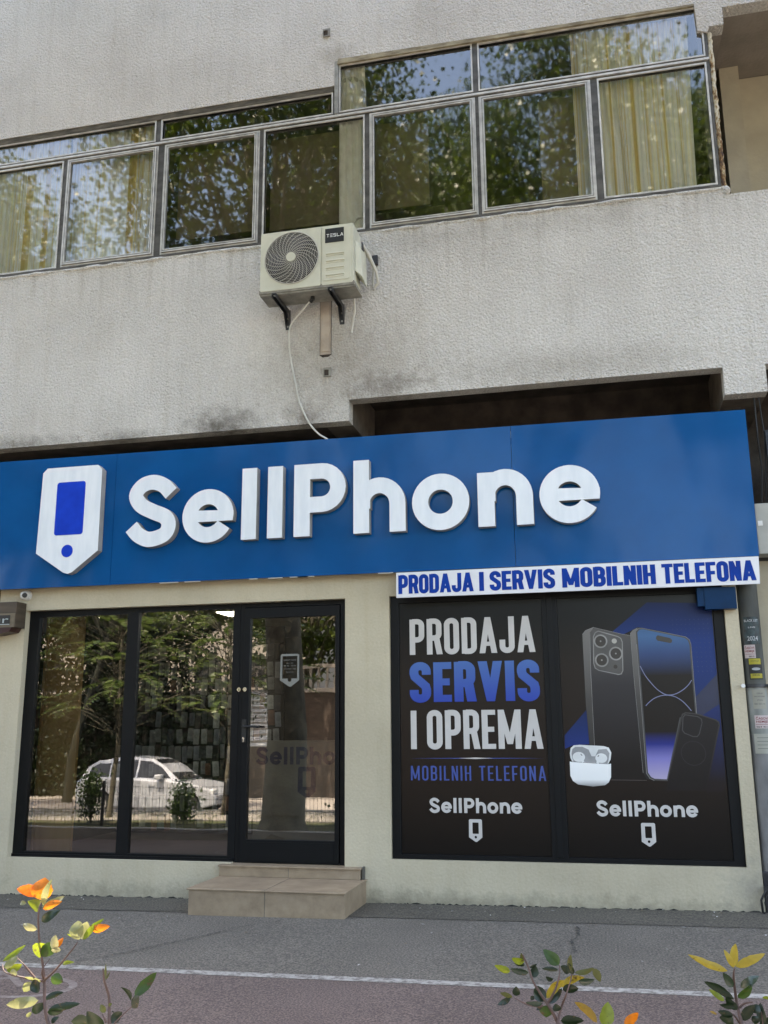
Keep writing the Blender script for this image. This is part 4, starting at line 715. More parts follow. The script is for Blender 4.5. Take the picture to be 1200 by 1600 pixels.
mb = MB(); mb.tube(catmull([Vector(p) for p in ((-2.30, -.10, 5.86), (-2.30, -.06, 5.74), (-2.33, -.03, 5.60), (-2.345, -.03, 5.50))], 5), .012, 8); tag(mb.build('pipe_stub', M['hose']), 'short loose pipe end hanging below the right bracket of the air conditioner', 'pipe')
mb = MB(); mb.flat([rect(-2.686, -2.572, 5.30, 5.90)], -.012, 0); mb.flat([rect(-2.674, -2.584, 5.33, 5.90)], -.024, -.0125)
ductm = mat('painted_duct', (.42, .36, .30), (.33, .28, .23), .9, nscale=8, bscale=40, bdist=.004)
cd_ = tag(mb.build('cable_duct', ductm), 'plastered over vertical cable duct on the wall below the air conditioner', 'duct')
mb = MB(); mb.flat([rect(-2.692, -2.686, 5.29, 5.9)], -.004, 0); mb.flat([rect(-2.572, -2.567, 5.29, 5.9)], -.004, 0)
mb.flat([[(-2.69, 5.298), (-2.66, 5.272), (-2.6, 5.275), (-2.568, 5.298)]], -.006, 0); mb.build('gap', M['cavity'], cd_)
for (x, z, lb) in ((-2.645, 9.16, 'small black socket hole in the render above the ribbon window'), (-2.61, 5.10, 'small black square socket hole in the wall below the cable duct')):
    mb = MB(); mb.flat([rect(x-.036, x+.045, z-.045, z+.05)], -.022, 0, [rect(x-.03, x+.02, z-.036, z+.03)]); s = tag(mb.build('wall_socket', M['pvc_dark']), lb, 'socket', 'small socket holes in the render')
    mb = MB(); mb.flat([rect(x-.03, x+.02, z-.036, z+.03)], -.010, 0); mb.build('socket_hole', M['cavity'], s)
# looped cables beside the unit, a bent pipe above
mb = MB()
for k in range(5):
    r = .07+.018*k; mb.tube([(-2.30+r*.75*math.cos(a)+.01*k, .11+.01*math.sin(3*a+k), 6.80+r*1.15*math.sin(a)-.02*k) for a in np.linspace(.4*k, .4*k+5.2, 26)], .004, 5)
tag(mb.build('cable_coil', M['hose']), 'loose coil of white cable behind the pane above the air conditioner', 'cable')
mb = MB(); mb.tube([(-2.48, .13, 8.62), (-2.36, .13, 8.63), (-2.27, .13, 8.56), (-2.24, .13, 8.44), (-2.24, .13, 8.2)], .022, 8); tag(mb.build('flexible_duct', M['hose']), 'bent pale pipe behind the upper pane left of the curtain', 'pipe')
# ================================================================== left edge: lamp box, camera
lb_ = empty('light_box', (-6.1, -.1, 2.55), 'brown wooden box sign with dark red underside at the left edge', 'box sign')
wood = mat('brown_wood', (.085, .062, .04), (.05, .036, .024), .7, nscale=3, stretch=(1, 1, 8), bscale=14, bdist=.002)
mb = MB(); mb.box(-6.75, -5.925, -.12, .055, 2.575, 2.84); mb.build('box_body', wood, lb_, bevel=.004)
mb = MB(); mb.box(-6.75, -5.932, -.128, -.121, 2.575, 2.72); mb.build('front_board', mat('pale_wood', (.17, .135, .09), (.12, .095, .062), .7, nscale=3, stretch=(1, 1, 6)), lb_)
mb = MB(); mb.add([(x, y, z) for x, z in ((-6.75, 2.574), (-5.96, 2.574), (-5.99, 2.53), (-6.15, 2.505), (-6.45, 2.50), (-6.75, 2.505)) for y in (-.126, .05)],
                  [(0, 2, 4, 6, 8, 10), (1, 11, 9, 7, 5, 3), (0, 1, 3, 2), (2, 3, 5, 4), (4, 5, 7, 6), (6, 7, 9, 8), (8, 9, 11, 10), (10, 11, 1, 0)]); mb.build('lower_lamp', mat('dark_red_plastic', (.035, .003, .004), (.025, .002, .003), .4), lb_)
mb = MB(); mb.box(-6.50, -5.985, -.1315, -.1285, 2.60, 2.70); mb.build('name_plate', M['black'], lb_)
mb = MB()
text_polys('tıkıır', -6.40, 2.618, .07, -.1325, mb, width=.40); mb.box(-6.50, -5.985, -.1320, -.1316, 2.601, 2.608); mb.build('lettering', mat('plate_letters', (.45, .5, .5)), lb_)
cmr = empty('security_camera', (-5.925, -.02, 2.92), 'small white dome security camera above the left shop window corner', 'camera')
mb = MB(); mb.tube([(-5.925, .059, 2.925), (-5.925, .025, 2.925)], [.055, .052], 20); mb.build('base', M['white'], cmr)
def ball(mb, c, r, n=12):
    mb.add([(c[0]+r*math.cos(a)*math.sin(b), c[1]+r*math.sin(a)*math.sin(b), c[2]+r*math.cos(b)) for b in np.linspace(.02, 3.12, n) for a in np.linspace(0, 2*math.pi, n*2, endpoint=False)],
           [(j*n*2+i, (j+1)*n*2+i, (j+1)*n*2+(i+1) % (n*2), j*n*2+(i+1) % (n*2)) for j in range(n-1) for i in range(n*2)], True)
mb = MB(); ball(mb, (-5.925, .005, 2.922), .046); mb.build('dome', M['white'], cmr)
mb = MB(); mb.tube([(-5.903, -.028, 2.917), (-5.898, -.036, 2.916)], [.027, .025], 18); mb.build('lens', M['black'], cmr)
# ================================================================== right edge: downpipe, stickers, meter box
pp = empty('downpipe', (1.275, .12, 0), 'grey vertical downpipe covered with stickers right of the shop', 'pipe')
def pipem(name, c, c2): return mat(name, c, c2, .8, nscale=5, stretch=(1, 1, .4), bscale=20, bdist=.003)
mb = MB(); mb.tube([(1.28, .12, .33), (1.28, .12, 1.45)], .088, 24); mb.build('lower_pipe', pipem('weathered_grey_pipe', (.24, .24, .24), (.13, .13, .13)), pp)
mb = MB(); mb.tube([(1.28, .12, 1.451), (1.28, .12, 1.87)], .090, 24); mb.build('sticker_residue', pipem('peeled_paper_pipe', (.27, .28, .26), (.10, .115, .11)), pp)
mb = MB(); mb.tube([(1.28, .12, 1.871), (1.28, .12, 4.2)], .088, 24); mb.build('upper_pipe', pipem('dark_grey_pipe', (.085, .09, .08), (.05, .052, .048)), pp)
mb = MB(); mb.tube([(1.275, .12, -.1), (1.275, .12, .27), (1.275, .12, .29), (1.275, .12, .335)], [.098, .098, .108, .106], 24); mb.build('base_socket', pipem('dark_base_pipe', (.055, .055, .065), (.035, .035, .04)), pp)
mb = MB(); mb.tube([(1.28, .12, 1.845), (1.28, .12, 1.878)], .098, 28); mb.box(1.13, 1.43, .15, .17, 1.845, 1.878)
for x in (1.165, 1.395): mb.tube([(x, .15, 1.862), (x, .02, 1.862)], .008, 8)
cl = mb.build('clamp', M['steel_dark'], pp)
mb = MB()
for x in (1.165, 1.395): mb.tube([(x, .03, 1.862), (x, .018, 1.862)], .019, 6)
mb.build('nut', M['white'], cl)
def onpipe(mb0, name, m, parent=None, r=.0905):
    out = MB(); out.f = mb0.f; out.mi = mb0.mi; out.sm = mb0.sm
    out.v = [(1.28+(r-y)*math.sin((x-1.28)/.09), .12-(r-y)*math.cos((x-1.28)/.09), z) for x, y, z in mb0.v]
    return out.build(name, m, parent)
def gridpoly(mb, P_):
    xa, xb = min(p[0] for p in P_), max(p[0] for p in P_)
    if len(P_) == 4:
        za, zb = min(p[1] for p in P_), max(p[1] for p in P_); n = 10
        mb.add([(xa+(xb-xa)*i/n, -.0006, z) for z in (za, zb) for i in range(n+1)], [(i, i+1, n+2+i, n+1+i) for i in range(n)])
    else: mb.add([(a, -.0025, c) for a, c in P_]+[(sum(p[0] for p in P_)/len(P_), -.0025, sum(p[1] for p in P_)/len(P_))], [(i, (i+1) % len(P_), len(P_)) for i in range(len(P_))])
def sticker(x0, x1, z0, z1, m, label, lines, r=.0905, extra=None):
    mb = MB(); n = 10
    mb.add([(x0+(x1-x0)*i/n, 0, z) for z in (z0, z1) for i in range(n+1)], [(i, i+1, n+2+i, n+1+i) for i in range(n)])
    s = onpipe(mb, 'sticker', m, None, r); tag(s, label, 'sticker', 'stickers on the grey downpipe')
    for s_, xa, za, h, wd, mm in lines:
        mb = MB(); text_polys(s_, xa, za, h, -.0006, mb, wd, bold=.02); onpipe(mb, 'lettering', mm, s, r)
    for e in (extra or []):
        mb = MB(); gridpoly(mb, e[0]); onpipe(mb, 'print', e[1], s, r)
pk = mat('pink_paper', (.50, .42, .41), (.44, .37, .36)); red = mat('red_print', (.20, .03, .04)); blk = M['black']; yel = mat('yellow_vinyl', (.38, .33, .02), (.30, .26, .02)); teal = mat('teal_black_vinyl', (.02, .045, .05), (.006, .010, .012), .5, nscale=22)
lt = mat('pale_ink', (.35, .37, .38)); pap = mat('aged_paper', (.30, .29, .24), (.23, .225, .185)); pap2 = mat('grey_paper', (.36, .37, .31), (.29, .29, .25)); ink = mat('faded_ink', (.12, .12, .11))
sticker(1.21, 1.35, 2.22, 2.46, teal, 'dark teal sticker, topmost on the downpipe', [('BLACK LIST', 1.22, 2.415, .022, .12, lt), ('LIVE', 1.25, 2.36, .014, .06, lt), ('2024', 1.235, 2.25, .04, .09, lt)], .091)
sticker(1.198, 1.292, 2.10, 2.215, pk, 'pink lesson advert sticker, the upper of the two on the downpipe', [('ČASOVI', 1.205, 2.178, .026, .08, red), ('HEMIJE', 1.205, 2.145, .024, .08, red), ('064 421', 1.235, 2.108, .013, .05, blk)], .0925, [(rect(1.203, 1.288, 2.132, 2.135), red)])
sticker(1.225, 1.34, 1.915, 2.10, mat('black_vinyl', (.012, .012, .012)), 'black sticker with yellow bands just above the pipe clamp', [('VOŽNJA', 1.245, 2.066, .014, .07, blk), ('SERVIS', 1.25, 1.945, .014, .06, blk)], .0915,
        [(rect(1.23, 1.33, 2.045, 2.095), yel), (rect(1.235, 1.335, 1.925, 1.965), yel), (arc(1.285, 2.005, .035, .012, 0, 360, 20)[:-1], lt)])
sticker(1.235, 1.345, 1.665, 1.83, pap, 'faded beige paper notice just below the pipe clamp', [('OGLAS', 1.27, 1.79, .012, .05, ink), ('PRODAJEM', 1.25, 1.762, .012, .085, ink), ('STAN', 1.27, 1.732, .012, .045, ink), ('065 333 210', 1.245, 1.70, .013, .09, ink)], .092)
sticker(1.235, 1.36, 1.50, 1.61, pk, 'pink lesson advert sticker, the lower of the two on the downpipe', [('ČASOVI', 1.245, 1.573, .027, .105, red), ('HEMIJE', 1.247, 1.541, .025, .10, red), ('064 421', 1.245, 1.507, .012, .09, blk)], .0925, [(rect(1.24, 1.356, 1.531, 1.534), red)])
sticker(1.215, 1.36, 1.29, 1.455, pap2, 'torn grey paper sheet, lowest on the downpipe', [], .0925, [(rect(1.24, 1.35, 1.42-.03*k, 1.424-.03*k), ink) for k in range(4)])
mb = MB(); mb.tube([(1.24, .02, .20), (1.19, -.005, .19), (1.15, -.01, .12), (1.155, -.01, .03), (1.20, -.005, -.02), (1.27, .01, -.04)], .010, 8); mb.tube([(1.25, .01, .17), (1.20, -.012, .16), (1.175, -.015, .10), (1.19, -.01, .03), (1.26, .0, 0)], .006, 8)
mb.box(1.18, 1.23, -.012, .03, .185, .225); tag(mb.build('ground_cable', M['black']), 'thick black cable looping out at the foot of the downpipe', 'cable')
mbx = empty('meter_box', (1.6, .1, 3.0), 'pale grey metal meter box at the right edge beside the fascia sign', 'box')
mb = MB(); mb.box(1.395, 1.95, .0, .21, 3.01, 3.47); mb.build('cabinet', mat('grey_cabinet', (.40, .40, .36), (.33, .33, .30), .6, bscale=10), mbx, bevel=.006)
mb = MB(); mb.box(1.41, 1.45, -.004, -.001, 3.265, 3.31); mb.build('warning_tag', M['white'], mbx)
mb = MB(); mb.tube([(1.50, .1, 4.5), (1.49, .05, 4.1), (1.50, .05, 3.8), (1.47, .06, 3.48)], .008, 6); mb.tube([(1.54, .1, 4.5), (1.55, .05, 4.1), (1.53, .05, 3.8), (1.51, .06, 3.48)], .006, 6); tag(mb.build('feed_cables', M['black']), 'black feed cables dropping behind the sign onto the meter box', 'cable')
# ================================================================== door sticker and shop interior
ds = empty('door_sticker', (-3.02, .15, 1.9), 'grey tag shaped opening hours sticker on the shop door glass', 'sticker')
o, s_, d = logo_polys(-3.02, 2.248, .193); frost = mat('grey_vinyl', (.20, .20, .18), (.18, .18, .16), .6)
ws = [(-3.02-.077, -3.02+.077, 2.248-.24, 2.248-.022)]
mb = MB(); mb.flat([o], .150, None, [rect(*ws[0]), d]); mb.build('tag_outline', frost, ds)
mb = MB(); text_polys('RADNO VREME', -3.083, 2.180, .014, .150, mb, .126); text_polys('PON - PET', -3.055, 2.150, .011, .150, mb, .07); text_polys('09:00 - 20:00', -3.083, 2.126, .012, .150, mb, .126); text_polys('SUB 09:00 - 15:00', -3.083, 2.095, .012, .150, mb, .126); text_polys('NEDELJA', -3.06, 2.064, .011, .150, mb, .08)
mb.build('lettering', frost, ds)
shop = empty('shop_room', (-4.2, 2, .28), None, None); par(shop, bld)
mb = MB(); mb.box(-7.3, -2.0, .31, 4.2, 2.80, 2.86); mb.build('ceiling', mat('shop_ceiling', (.34, .33, .30), (.30, .29, .27), .8), shop)
mb = MB(); mb.box(-7.3, -2.0, .31, 4.2, .20, .275); mb.build('floor', mat('shop_floor', (.16, .14, .12), (.13, .115, .10), .5), shop)
mb = MB(); mb.box(-7.4, -7.31, .31, 4.2, .2, 2.9); mb.box(-2.3, -2.2, .31, 4.2, .2, 2.9); mb.box(-7.3, -2.3, 4.1, 4.2, .2, 2.9); mb.build('wall', mat('shop_wall_paint', (.15, .14, .12), (.12, .11, .10)), shop)
wc = empty('display_wall', (-5.3, 2.6, .28), 'dark slatted display wall full of hanging phone cases inside the shop', 'display')
mb = MB(); mb.box(-6.15, -3.9, 2.55, 2.6, .28, 2.79); mb.box(-6.15, -6.10, 1.2, 2.55, .28, 2.79); mb.build('backboard', mat('dark_slatwall', (.035, .033, .03), (.022, .021, .02), .6, nscale=3), wc)
mb = MB()
for k in range(11): mb.box(-6.10, -3.9, 2.50, 2.549, .52+.205*k, .535+.205*k)
mb.build('rail', M['black'], wc)
cols = [(.40, .40, .40), (.27, .27, .27), (.07, .07, .07), (.62, .62, .60), (.14, .12, .11), (.24, .11, .07), (.04, .04, .05), (.33, .35, .40)]
cnames = ['light grey', 'mid grey', 'black', 'white', 'dark brown', 'reddish', 'charcoal', 'bluish grey']
ORD = 'first second third fourth fifth sixth seventh eighth ninth tenth eleventh twelfth thirteenth fourteenth fifteenth sixteenth seventeenth eighteenth nineteenth twentieth twenty-first twenty-second twenty-third twenty-fourth twenty-fifth twenty-sixth'.split()
pm = [mat('package_card', tuple(x*1.15 for x in c), tuple(x*.6 for x in c), .45, nscale=12) for c in cols]
protos = []
for k in range(8):
    mb = MB(); mb.flat([rrect(-.038, .038, -.16, 0, .008)], -.012, 0); mb.flat([rect(-.028, .028, -.14, -.02)], -.016, -.0125); protos.append((mb, k))
def pkg(k, loc):
    global pk_first
    mb = MB(); mb.flat([rrect(-.041, .041, -.19, 0, .008)], -.012, 0); mb.flat([rrect(-.031, .031, -.175, -.025, .012)], -.018, -.0125)
    o = mb.build('phone_case', pm[k]); return o
masters = [pkg(k, None) for k in range(8)]; used = [False]*8
for r_ in range(11):
    seen = 0
    for c_ in range(25):
        if random.random() < .1: continue
        k = random.choices(range(8), [3, 3, 4, 3, 3, 1, 3, 2])[0]
        o = masters[k] if not used[k] else masters[k].copy()
        if used[k]: COL.objects.link(o)
        used[k] = True
        o.location = (-6.05+.087*c_+random.uniform(-.012, .012), 2.49+random.uniform(-.03, 0), .515+.205*r_+random.uniform(-.02, .015)); o.rotation_euler = (random.uniform(-.06, .02), random.uniform(-.07, .07), random.uniform(-.45, .45)); o.scale = (random.uniform(.75, 1.05), 1, random.uniform(.75, 1.08))
        seen += 1; tag(o, '%s phone case, %s from the left, %s row from the floor' % (cnames[k], ORD[seen-1], ORD[r_]), 'phone case', 'phone cases on the display wall')
wp = mat('oak_panel', (.62, .38, .16), (.48, .28, .11), .6, nscale=2, stretch=(4, 4, .6), bscale=20)
mb = MB(); mb.box(-5.93, -5.50, .50, .54, .28, 2.79); mb.box(-5.94, -5.92, .47, .54, .28, 2.79); tag(mb.build('oak_panel', wp), 'tall oak panel standing just inside the left shop window', 'panel')
ct = empty('shop_counter', (-3.2, 1.5, .28), 'grey shop counter with SellPhone lettering seen through the door', 'counter')
mb = MB(); mb.box(-3.96, -2.35, 1.5, 1.95, .60, 1.395); mb.box(-3.9, -2.4, 1.56, 1.9, .28, .6); mb.build('front', mat('grey_laminate', (.27, .255, .23), (.24, .225, .20), .5), ct)
mb = MB(); shopname(mb, -3.86, -2.62, 1.14, 1.497); navy = mat('navy_letters', (.01, .02, .10)); mb.build('lettering', navy, ct)
o, s_, d = logo_polys(-3.26, 1.115, .20); mb = MB(); mb.flat([o], 1.497, None, [s_, d]); mb.build('emblem', navy, ct)
lp_ = empty('ceiling_lamp', (-3.75, 1.3, 2.79), 'flat square ceiling lamp glowing inside the shop', 'lamp')
mb = MB(); mb.box(-4.12, -3.72, .8, 1.2, 2.775, 2.798); mb.build('housing', M['white'], lp_)
em_, t, b = nm('lamp_diffuser'); b.inputs['Emission Color'].default_value = (1, .97, .9, 1); b.inputs['Emission Strength'].default_value = 2.4
mb = MB(); mb.box(-4.10, -3.74, .82, 1.18, 2.768, 2.774); mb.build('diffuser', em_, lp_)
# ================================================================== vegetation
LM = {'o': leafmat('orange_leaf', (.80, .22, .015), (.85, .30, .03), .5, .4, vein=True), 'r': leafmat('red_orange_leaf', (.75, .12, .012), (.8, .16, .02), .5, .4, vein=True),
      'c': leafmat('pale_glossy_leaf', (.27, .29, .11), (.40, .36, .19), .4, .28, .9), 'y': leafmat('yellow_green_leaf', (.22, .30, .02), (.30, .34, .03), .5, .4, vein=True),
      'g': leafmat('mid_green_leaf', (.04, .085, .014), (.055, .11, .016), .45, .35), 'd': leafmat('dark_green_leaf', (.010, .024, .010), (.018, .036, .013), .25, .3),
      's': leafmat('grey_green_leaf', (.032, .055, .034), (.04, .066, .038), .25, .25, .8), 'l': leafmat('olive_leaf', (.11, .12, .03), (.13, .13, .04), .4, .4),
      'w': leafmat('yellow_leaf', (.46, .34, .04), (.52, .40, .05), .4, .4, vein=True), 'b': leafmat('brown_yellow_leaf', (.34, .20, .03), (.40, .26, .04), .4, .5, vein=True)}
LK = list(LM)
def leaf(mb, base, tip, wd, k, curl=None):
    b = Vector(base); t = Vector(tip); L = (t-b).length
    if L < 1e-4: return
    dy = random.uniform(-.35, .35)*L; t = t+Vector((0, dy, 0)); d = (t-b).normalized()
    side = d.cross(Vector((random.uniform(-.45, .45), 1, random.uniform(-.45, .45)))).normalized(); up = side.cross(d)
    curl = random.uniform(-.22, .22) if curl is None else curl; fold = random.uniform(.12, .35); V = []; n = 9; tw = random.uniform(-.5, .5)
    sg_ = random.choice((-1, 1))
    for i in range(n+1):
        q = i/n; c = b+(t-b)*q+(up*curl+side*random.uniform(-.01, .01)+side*tw*.12)*L*math.sin(math.pi*q)*.9
        hw = wd*.62*(math.sin(math.pi*min(q**.8, 1))**.7)*(1 if 0 < i < n else .04)*(1+random.uniform(-.05, .05))
        sv = side*math.cos(tw*q)+up*math.sin(tw*q)
        for s in (-1, -.5, 0, .5, 1): V.append(c+sv*hw*s+up*abs(s)*hw*fold*sg_)
    mb.cur = k; mb.add(V, [(i*5+j, i*5+j+1, i*5+6+j, i*5+5+j) for i in range(n) for j in range(4)], True)
PL = ['sapling in full sun with orange top leaves at the left edge', 'low dark green sapling right of the orange leaved one', 'sapling with curled yellow and dark leaves in the middle right foreground', 'sapling with a yellow leaf rosette at the bottom right corner']
for D, lbl in zip(PLANTS, PL):
    root = D['stems'][0][0]; pe = empty('shrub_sapling', (root[0], root[1], 0), lbl, 'shrub', 'young shrubs in the verge')
    mb = MB()
    for si, s in enumerate(D['stems']):
        pts = [Vector(p)+Vector((0, random.uniform(-.012, .012), 0)) for p in s]
        if si == 0: g = gz(root[0]+.05, root[1]); pts = [Vector((root[0]+.06, root[1], g)), Vector((root[0]+.05, root[1], g+.45)), Vector((root[0]+.01, root[1], pts[0].z-.1))]+pts; pts = catmull(pts, 5); r0 = .0060
        else: pts = catmull(pts, 5) if len(pts) > 2 else pts; r0 = .0030
        mb.tube(pts, [r0*(1-.72*i/(len(pts)-1)) for i in range(len(pts))], 6)
    mb.build('stem', M['stem'], pe)
    mb = MB()
    for q in D['leaves']: leaf(mb, q[:3], q[3:6], q[6], LK.index(q[7]))
    g = gz(*root[:2]); zt_ = root[2]-.14
    for _ in range(90):                          # leaves lower down, under the frame's edge
        a = random.uniform(0, 6.28); z = random.uniform(g+.25, zt_); b_ = Vector((root[0]+.03, root[1], z)); r = random.uniform(.04, .22)
        b_ = b_+Vector((math.cos(a), math.sin(a), 0))*r; d = Vector((math.cos(a+random.uniform(-.8, .8)), math.sin(a+random.uniform(-.8, .8)), random.uniform(-.1, .7)))*.07; leaf(mb, b_, b_+d, random.uniform(.02, .032), LK.index(random.choice('ddggsl')))
    mb.build('foliage', [LM[k] for k in LK], pe)
def fastmesh(name, V, F, m, parent=None, nper=4):
    me = bpy.data.meshes.new(name); n = len(V); nf = len(F)
    me.vertices.add(n); me.vertices.foreach_set('co', np.asarray(V, dtype=np.float32).ravel())
    me.loops.add(nf*nper); me.loops.foreach_set('vertex_index', np.asarray(F, dtype=np.int32).ravel())
    me.polygons.add(nf); me.polygons.foreach_set('loop_start', np.arange(0, nf*nper, nper, dtype=np.int32)); me.update(calc_edges=True); me.materials.append(m)
    o = bpy.data.objects.new(name, me); COL.objects.link(o)
    if parent: par(o, parent)
    return o
def leafcloud(centres, rad, per, size, rs):
    c = np.repeat(np.asarray(centres), per, axis=0); n = len(c)
    p = c+rs.normal(0, 1, (n, 3))*np.asarray(rad)
    d = rs.normal(0, 1, (n, 3)); d[:, 2] -= .5; d /= np.linalg.norm(d, axis=1)[:, None]
    e = rs.normal(0, 1, (n, 3)); e[:, 2] *= .5; s = np.cross(d, e); s /= np.linalg.norm(s, axis=1)[:, None]+1e-6; u = np.cross(s, d)
    L = size*rs.uniform(.6, 1.25, (n, 1)); W = L*.42
    V = np.stack([p, p+d*L*.45-s*W+u*L*.12, p+d*L, p+d*L*.45+s*W+u*L*.12], 1).reshape(-1, 3)
    return V, np.arange(len(V)).reshape(-1, 4)
TL = leafmat('plane_tree_leaf', (.035, .075, .012), (.19, .25, .03), .5, .35); TL2 = leafmat('sunlit_hedge_leaf', (.03, .07, .012), (.07, .12, .02), .4, .5)
SHADE_IVY = leafmat('shade_dark_ivy_leaf', (.012, .026, .007), (.03, .055, .014), .3, .5); M['shade_bark'] = mat('shade_dark_bark', (.04, .04, .028), (.025, .03, .018), .9)  # leaf and bark tones darkened to stand in for shade across the road
def tree(name, x, y, h, cz, rx, ry, rz, nclump, per, size, label, seed, trunk_r=.3, group='street trees opposite the shop', lm=None, lean=(0, 0), crad=.55, bark=None):
    rs = np.random.default_rng(seed); g = gz(x, y); t = empty(name, (x, y, g), label, 'tree', group); rd = random.Random(seed)
    cx, cy = x+lean[0], y+lean[1]; mb = MB(); top = Vector((cx, cy, cz-.2*rz))
    mb.tube([(x, y, g-.1), (x, y, g+.25), (x+.05, y, g+1.5), Vector((x, y, g)).lerp(top, .55), top], [trunk_r*1.6, trunk_r*1.1, trunk_r, trunk_r*.8, trunk_r*.4], 14)
    C = []
    while len(C) < nclump:
        v = rs.normal(0, 1, 3); v /= np.linalg.norm(v); r = rs.uniform(.35, 1.0)**.5
        p = (cx+v[0]*rx*r, cy+v[1]*ry*r, cz+v[2]*rz*r); C.append(p)
    for p in C[::3]:
        a = Vector((x, y, g)).lerp(top, rd.uniform(.5, 1)); b = Vector(p); m_ = a.lerp(b, .5)+Vector((0, 0, rd.uniform(-.2, .6)))
        mb.tube([a, m_, b], [.09, .05, .015], 6)
    mb.build('trunk', M['shade_bark'] if lm is SHADE_IVY else M['bark'], t)
    V, F = leafcloud(C, (crad, crad, crad*.7), per, size, rs); fastmesh('crown', V, F, lm or TL, t); return t
tree('plane_tree', -4.75, -4.75, 13, 11.4, 3.0, 2.8, 2.9, 58, 620, .10, 'plane tree with thick pale trunk left of the camera, beside the bike lane', 11, .30, lean=(-.6, -.6))
tree('plane_tree', 5.2, -5.4, 13, 10.6, 3.6, 3.1, 3.0, 58, 620, .10, 'plane tree shading the pavement right of the shop front', 12, .26)
tree('plane_tree', -13.6, -4.9, 14, 11.4, 3.4, 2.9, 3.1, 58, 620, .105, 'tall plane tree in the verge, leftmost of the near row', 13, .3)
tree('plane_tree', -5.2, -14.5, 16, 14.0, 4.4, 3.0, 4.6, 60, 620, .13, 'tall plane tree across the road opposite the door', 14, .3)
tree('plane_tree', -.9, -11.2, 17, 13.6, 4.2, 2.8, 4.2, 62, 640, .12, 'tall plane tree behind the photographer in the verge', 25, .3)
tree('plane_tree', 3.6, -14.8, 16, 13.2, 4.0, 3.0, 4.6, 60, 620, .13, 'tall plane tree across the road opposite the posters', 15, .3)
tree('plane_tree', -17.5, -13.0, 16, 12.5, 4.6, 3.0, 4.6, 50, 500, .15, 'tall plane tree across the road at the far left', 16, .3)
tree('plane_tree', -11.5, -27.5, 9, 7.6, 4.4, 2.2, 3.6, 80, 170, .2, 'tree rising behind the balustrade wall opposite the door', 17, .25, 'trees behind the stone wall')
tree('plane_tree', -19.5, -27.5, 10, 7.0, 4.4, 2.2, 3.6, 60, 170, .2, 'tree rising behind the balustrade wall, left one', 18, .25, 'trees behind the stone wall')
tree('plane_tree', -3.5, -28, 10, 7.0, 4.4, 2.2, 3.6, 50, 150, .22, 'tree rising behind the balustrade wall, right one', 19, .25, 'trees behind the stone wall')
rs = np.random.default_rng(41); C = [(rs.uniform(-33, -13.4), rs.uniform(-23.9, -22.9), rs.uniform(-.6, 5.6)) for _ in range(420)]
V, F = leafcloud(C, (.5, .3, .4), 70, .16, rs); ih = empty('ivy_hedge', (-22, -23.5, -.85), 'dense ivy hedge coloured dark as shade, smothering the left stretch of the stone wall', 'hedge'); fastmesh('foliage', V, F, SHADE_IVY, ih)
mb = MB()
for c in C[::6]: mb.tube([(c[0], -23.9, -.85), (c[0]+.3, -23.7, c[2]*.5), c], [.05, .035, .01], 5)
mb.build('stem', M['bark'], ih)
tree('plane_tree', -25.5, -20.6, 12, 9.4, 4.8, 2.6, 2.6, 90, 190, .2, 'broad tree added to shade the ivy hedge, left one', 42, .3, 'trees added to shade the ivy hedge', SHADE_IVY)  # added tree, its crown keeps sun off the hedge and wall
tree('plane_tree', -18.0, -20.9, 12, 9.6, 6.0, 2.6, 2.6, 110, 190, .2, 'broad tree added to shade the ivy hedge, right one', 43, .13, 'trees added to shade the ivy hedge', SHADE_IVY, (2.2, 0))  # second added tree, crown shifted to shade the hedge
# feathery tree of heaven: long pinnate fronds near the glass
def pinnate(x, y, n, z0, z1, rx, label, seed):
    rs = np.random.default_rng(seed); t = empty('feather_leaf_tree', (x, y, gz(x, y)), label, 'tree'); V = []; mb = MB()
    mb.tube([(x, y, gz(x, y)), (x+.1, y, 1.2), (x+.05, y, z1-.4)], [.06, .045, .02], 8)
    for _ in range(n):
        a = rs.uniform(0, 6.28); z = rs.uniform(z0, z1); r0 = rs.uniform(.05, rx); b = np.array((x+r0*math.cos(a), y+r0*math.sin(a)*.6, z)); L = rs.uniform(.75, 1.2)
        d = np.array((math.cos(a), math.sin(a)*.7, rs.uniform(-.1, .5))); s = np.cross(d, (0, 0, 1)); s /= np.linalg.norm(s); P_ = []
        for i in range(13):
            q = i/12; p = b+d*L*q+np.array((0, 0, -.35*L*q*q)); P_.append(p)
            if i > 1:
                for sgn in (-1, 1):
                    dd = s*sgn*.9+d*.45+np.array((0, 0, -.25)); l = .20*math.sin(math.pi*(.2+.75*q)); w_ = .026
                    e = np.cross(dd, rs.normal(0, 1, 3)); e /= np.linalg.norm(e); V += [p, p+dd*l*.4-e*w_, p+dd*l, p+dd*l*.4+e*w_]
        mb.tube([Vector(p) for p in P_[::3]], .004, 4, False); mb.tube([(x, y, z-.5), Vector(b)], .008, 4, False)
    mb.build('trunk', M['bark'], t); fastmesh('crown', V, np.arange(len(V)).reshape(-1, 4), leafmat('feather_leaf', (.10, .17, .03), (.24, .30, .08), .45, .3, .7), t)
pinnate(-9.3, -7.9, 85, 1.9, 4.0, 1.7, 'tree of heaven with long feathery fronds in the verge, left one', 21)
pinnate(-7.2, -8.4, 62, 2.0, 3.9, 1.3, 'tree of heaven with long feathery fronds in the verge, right one', 22)
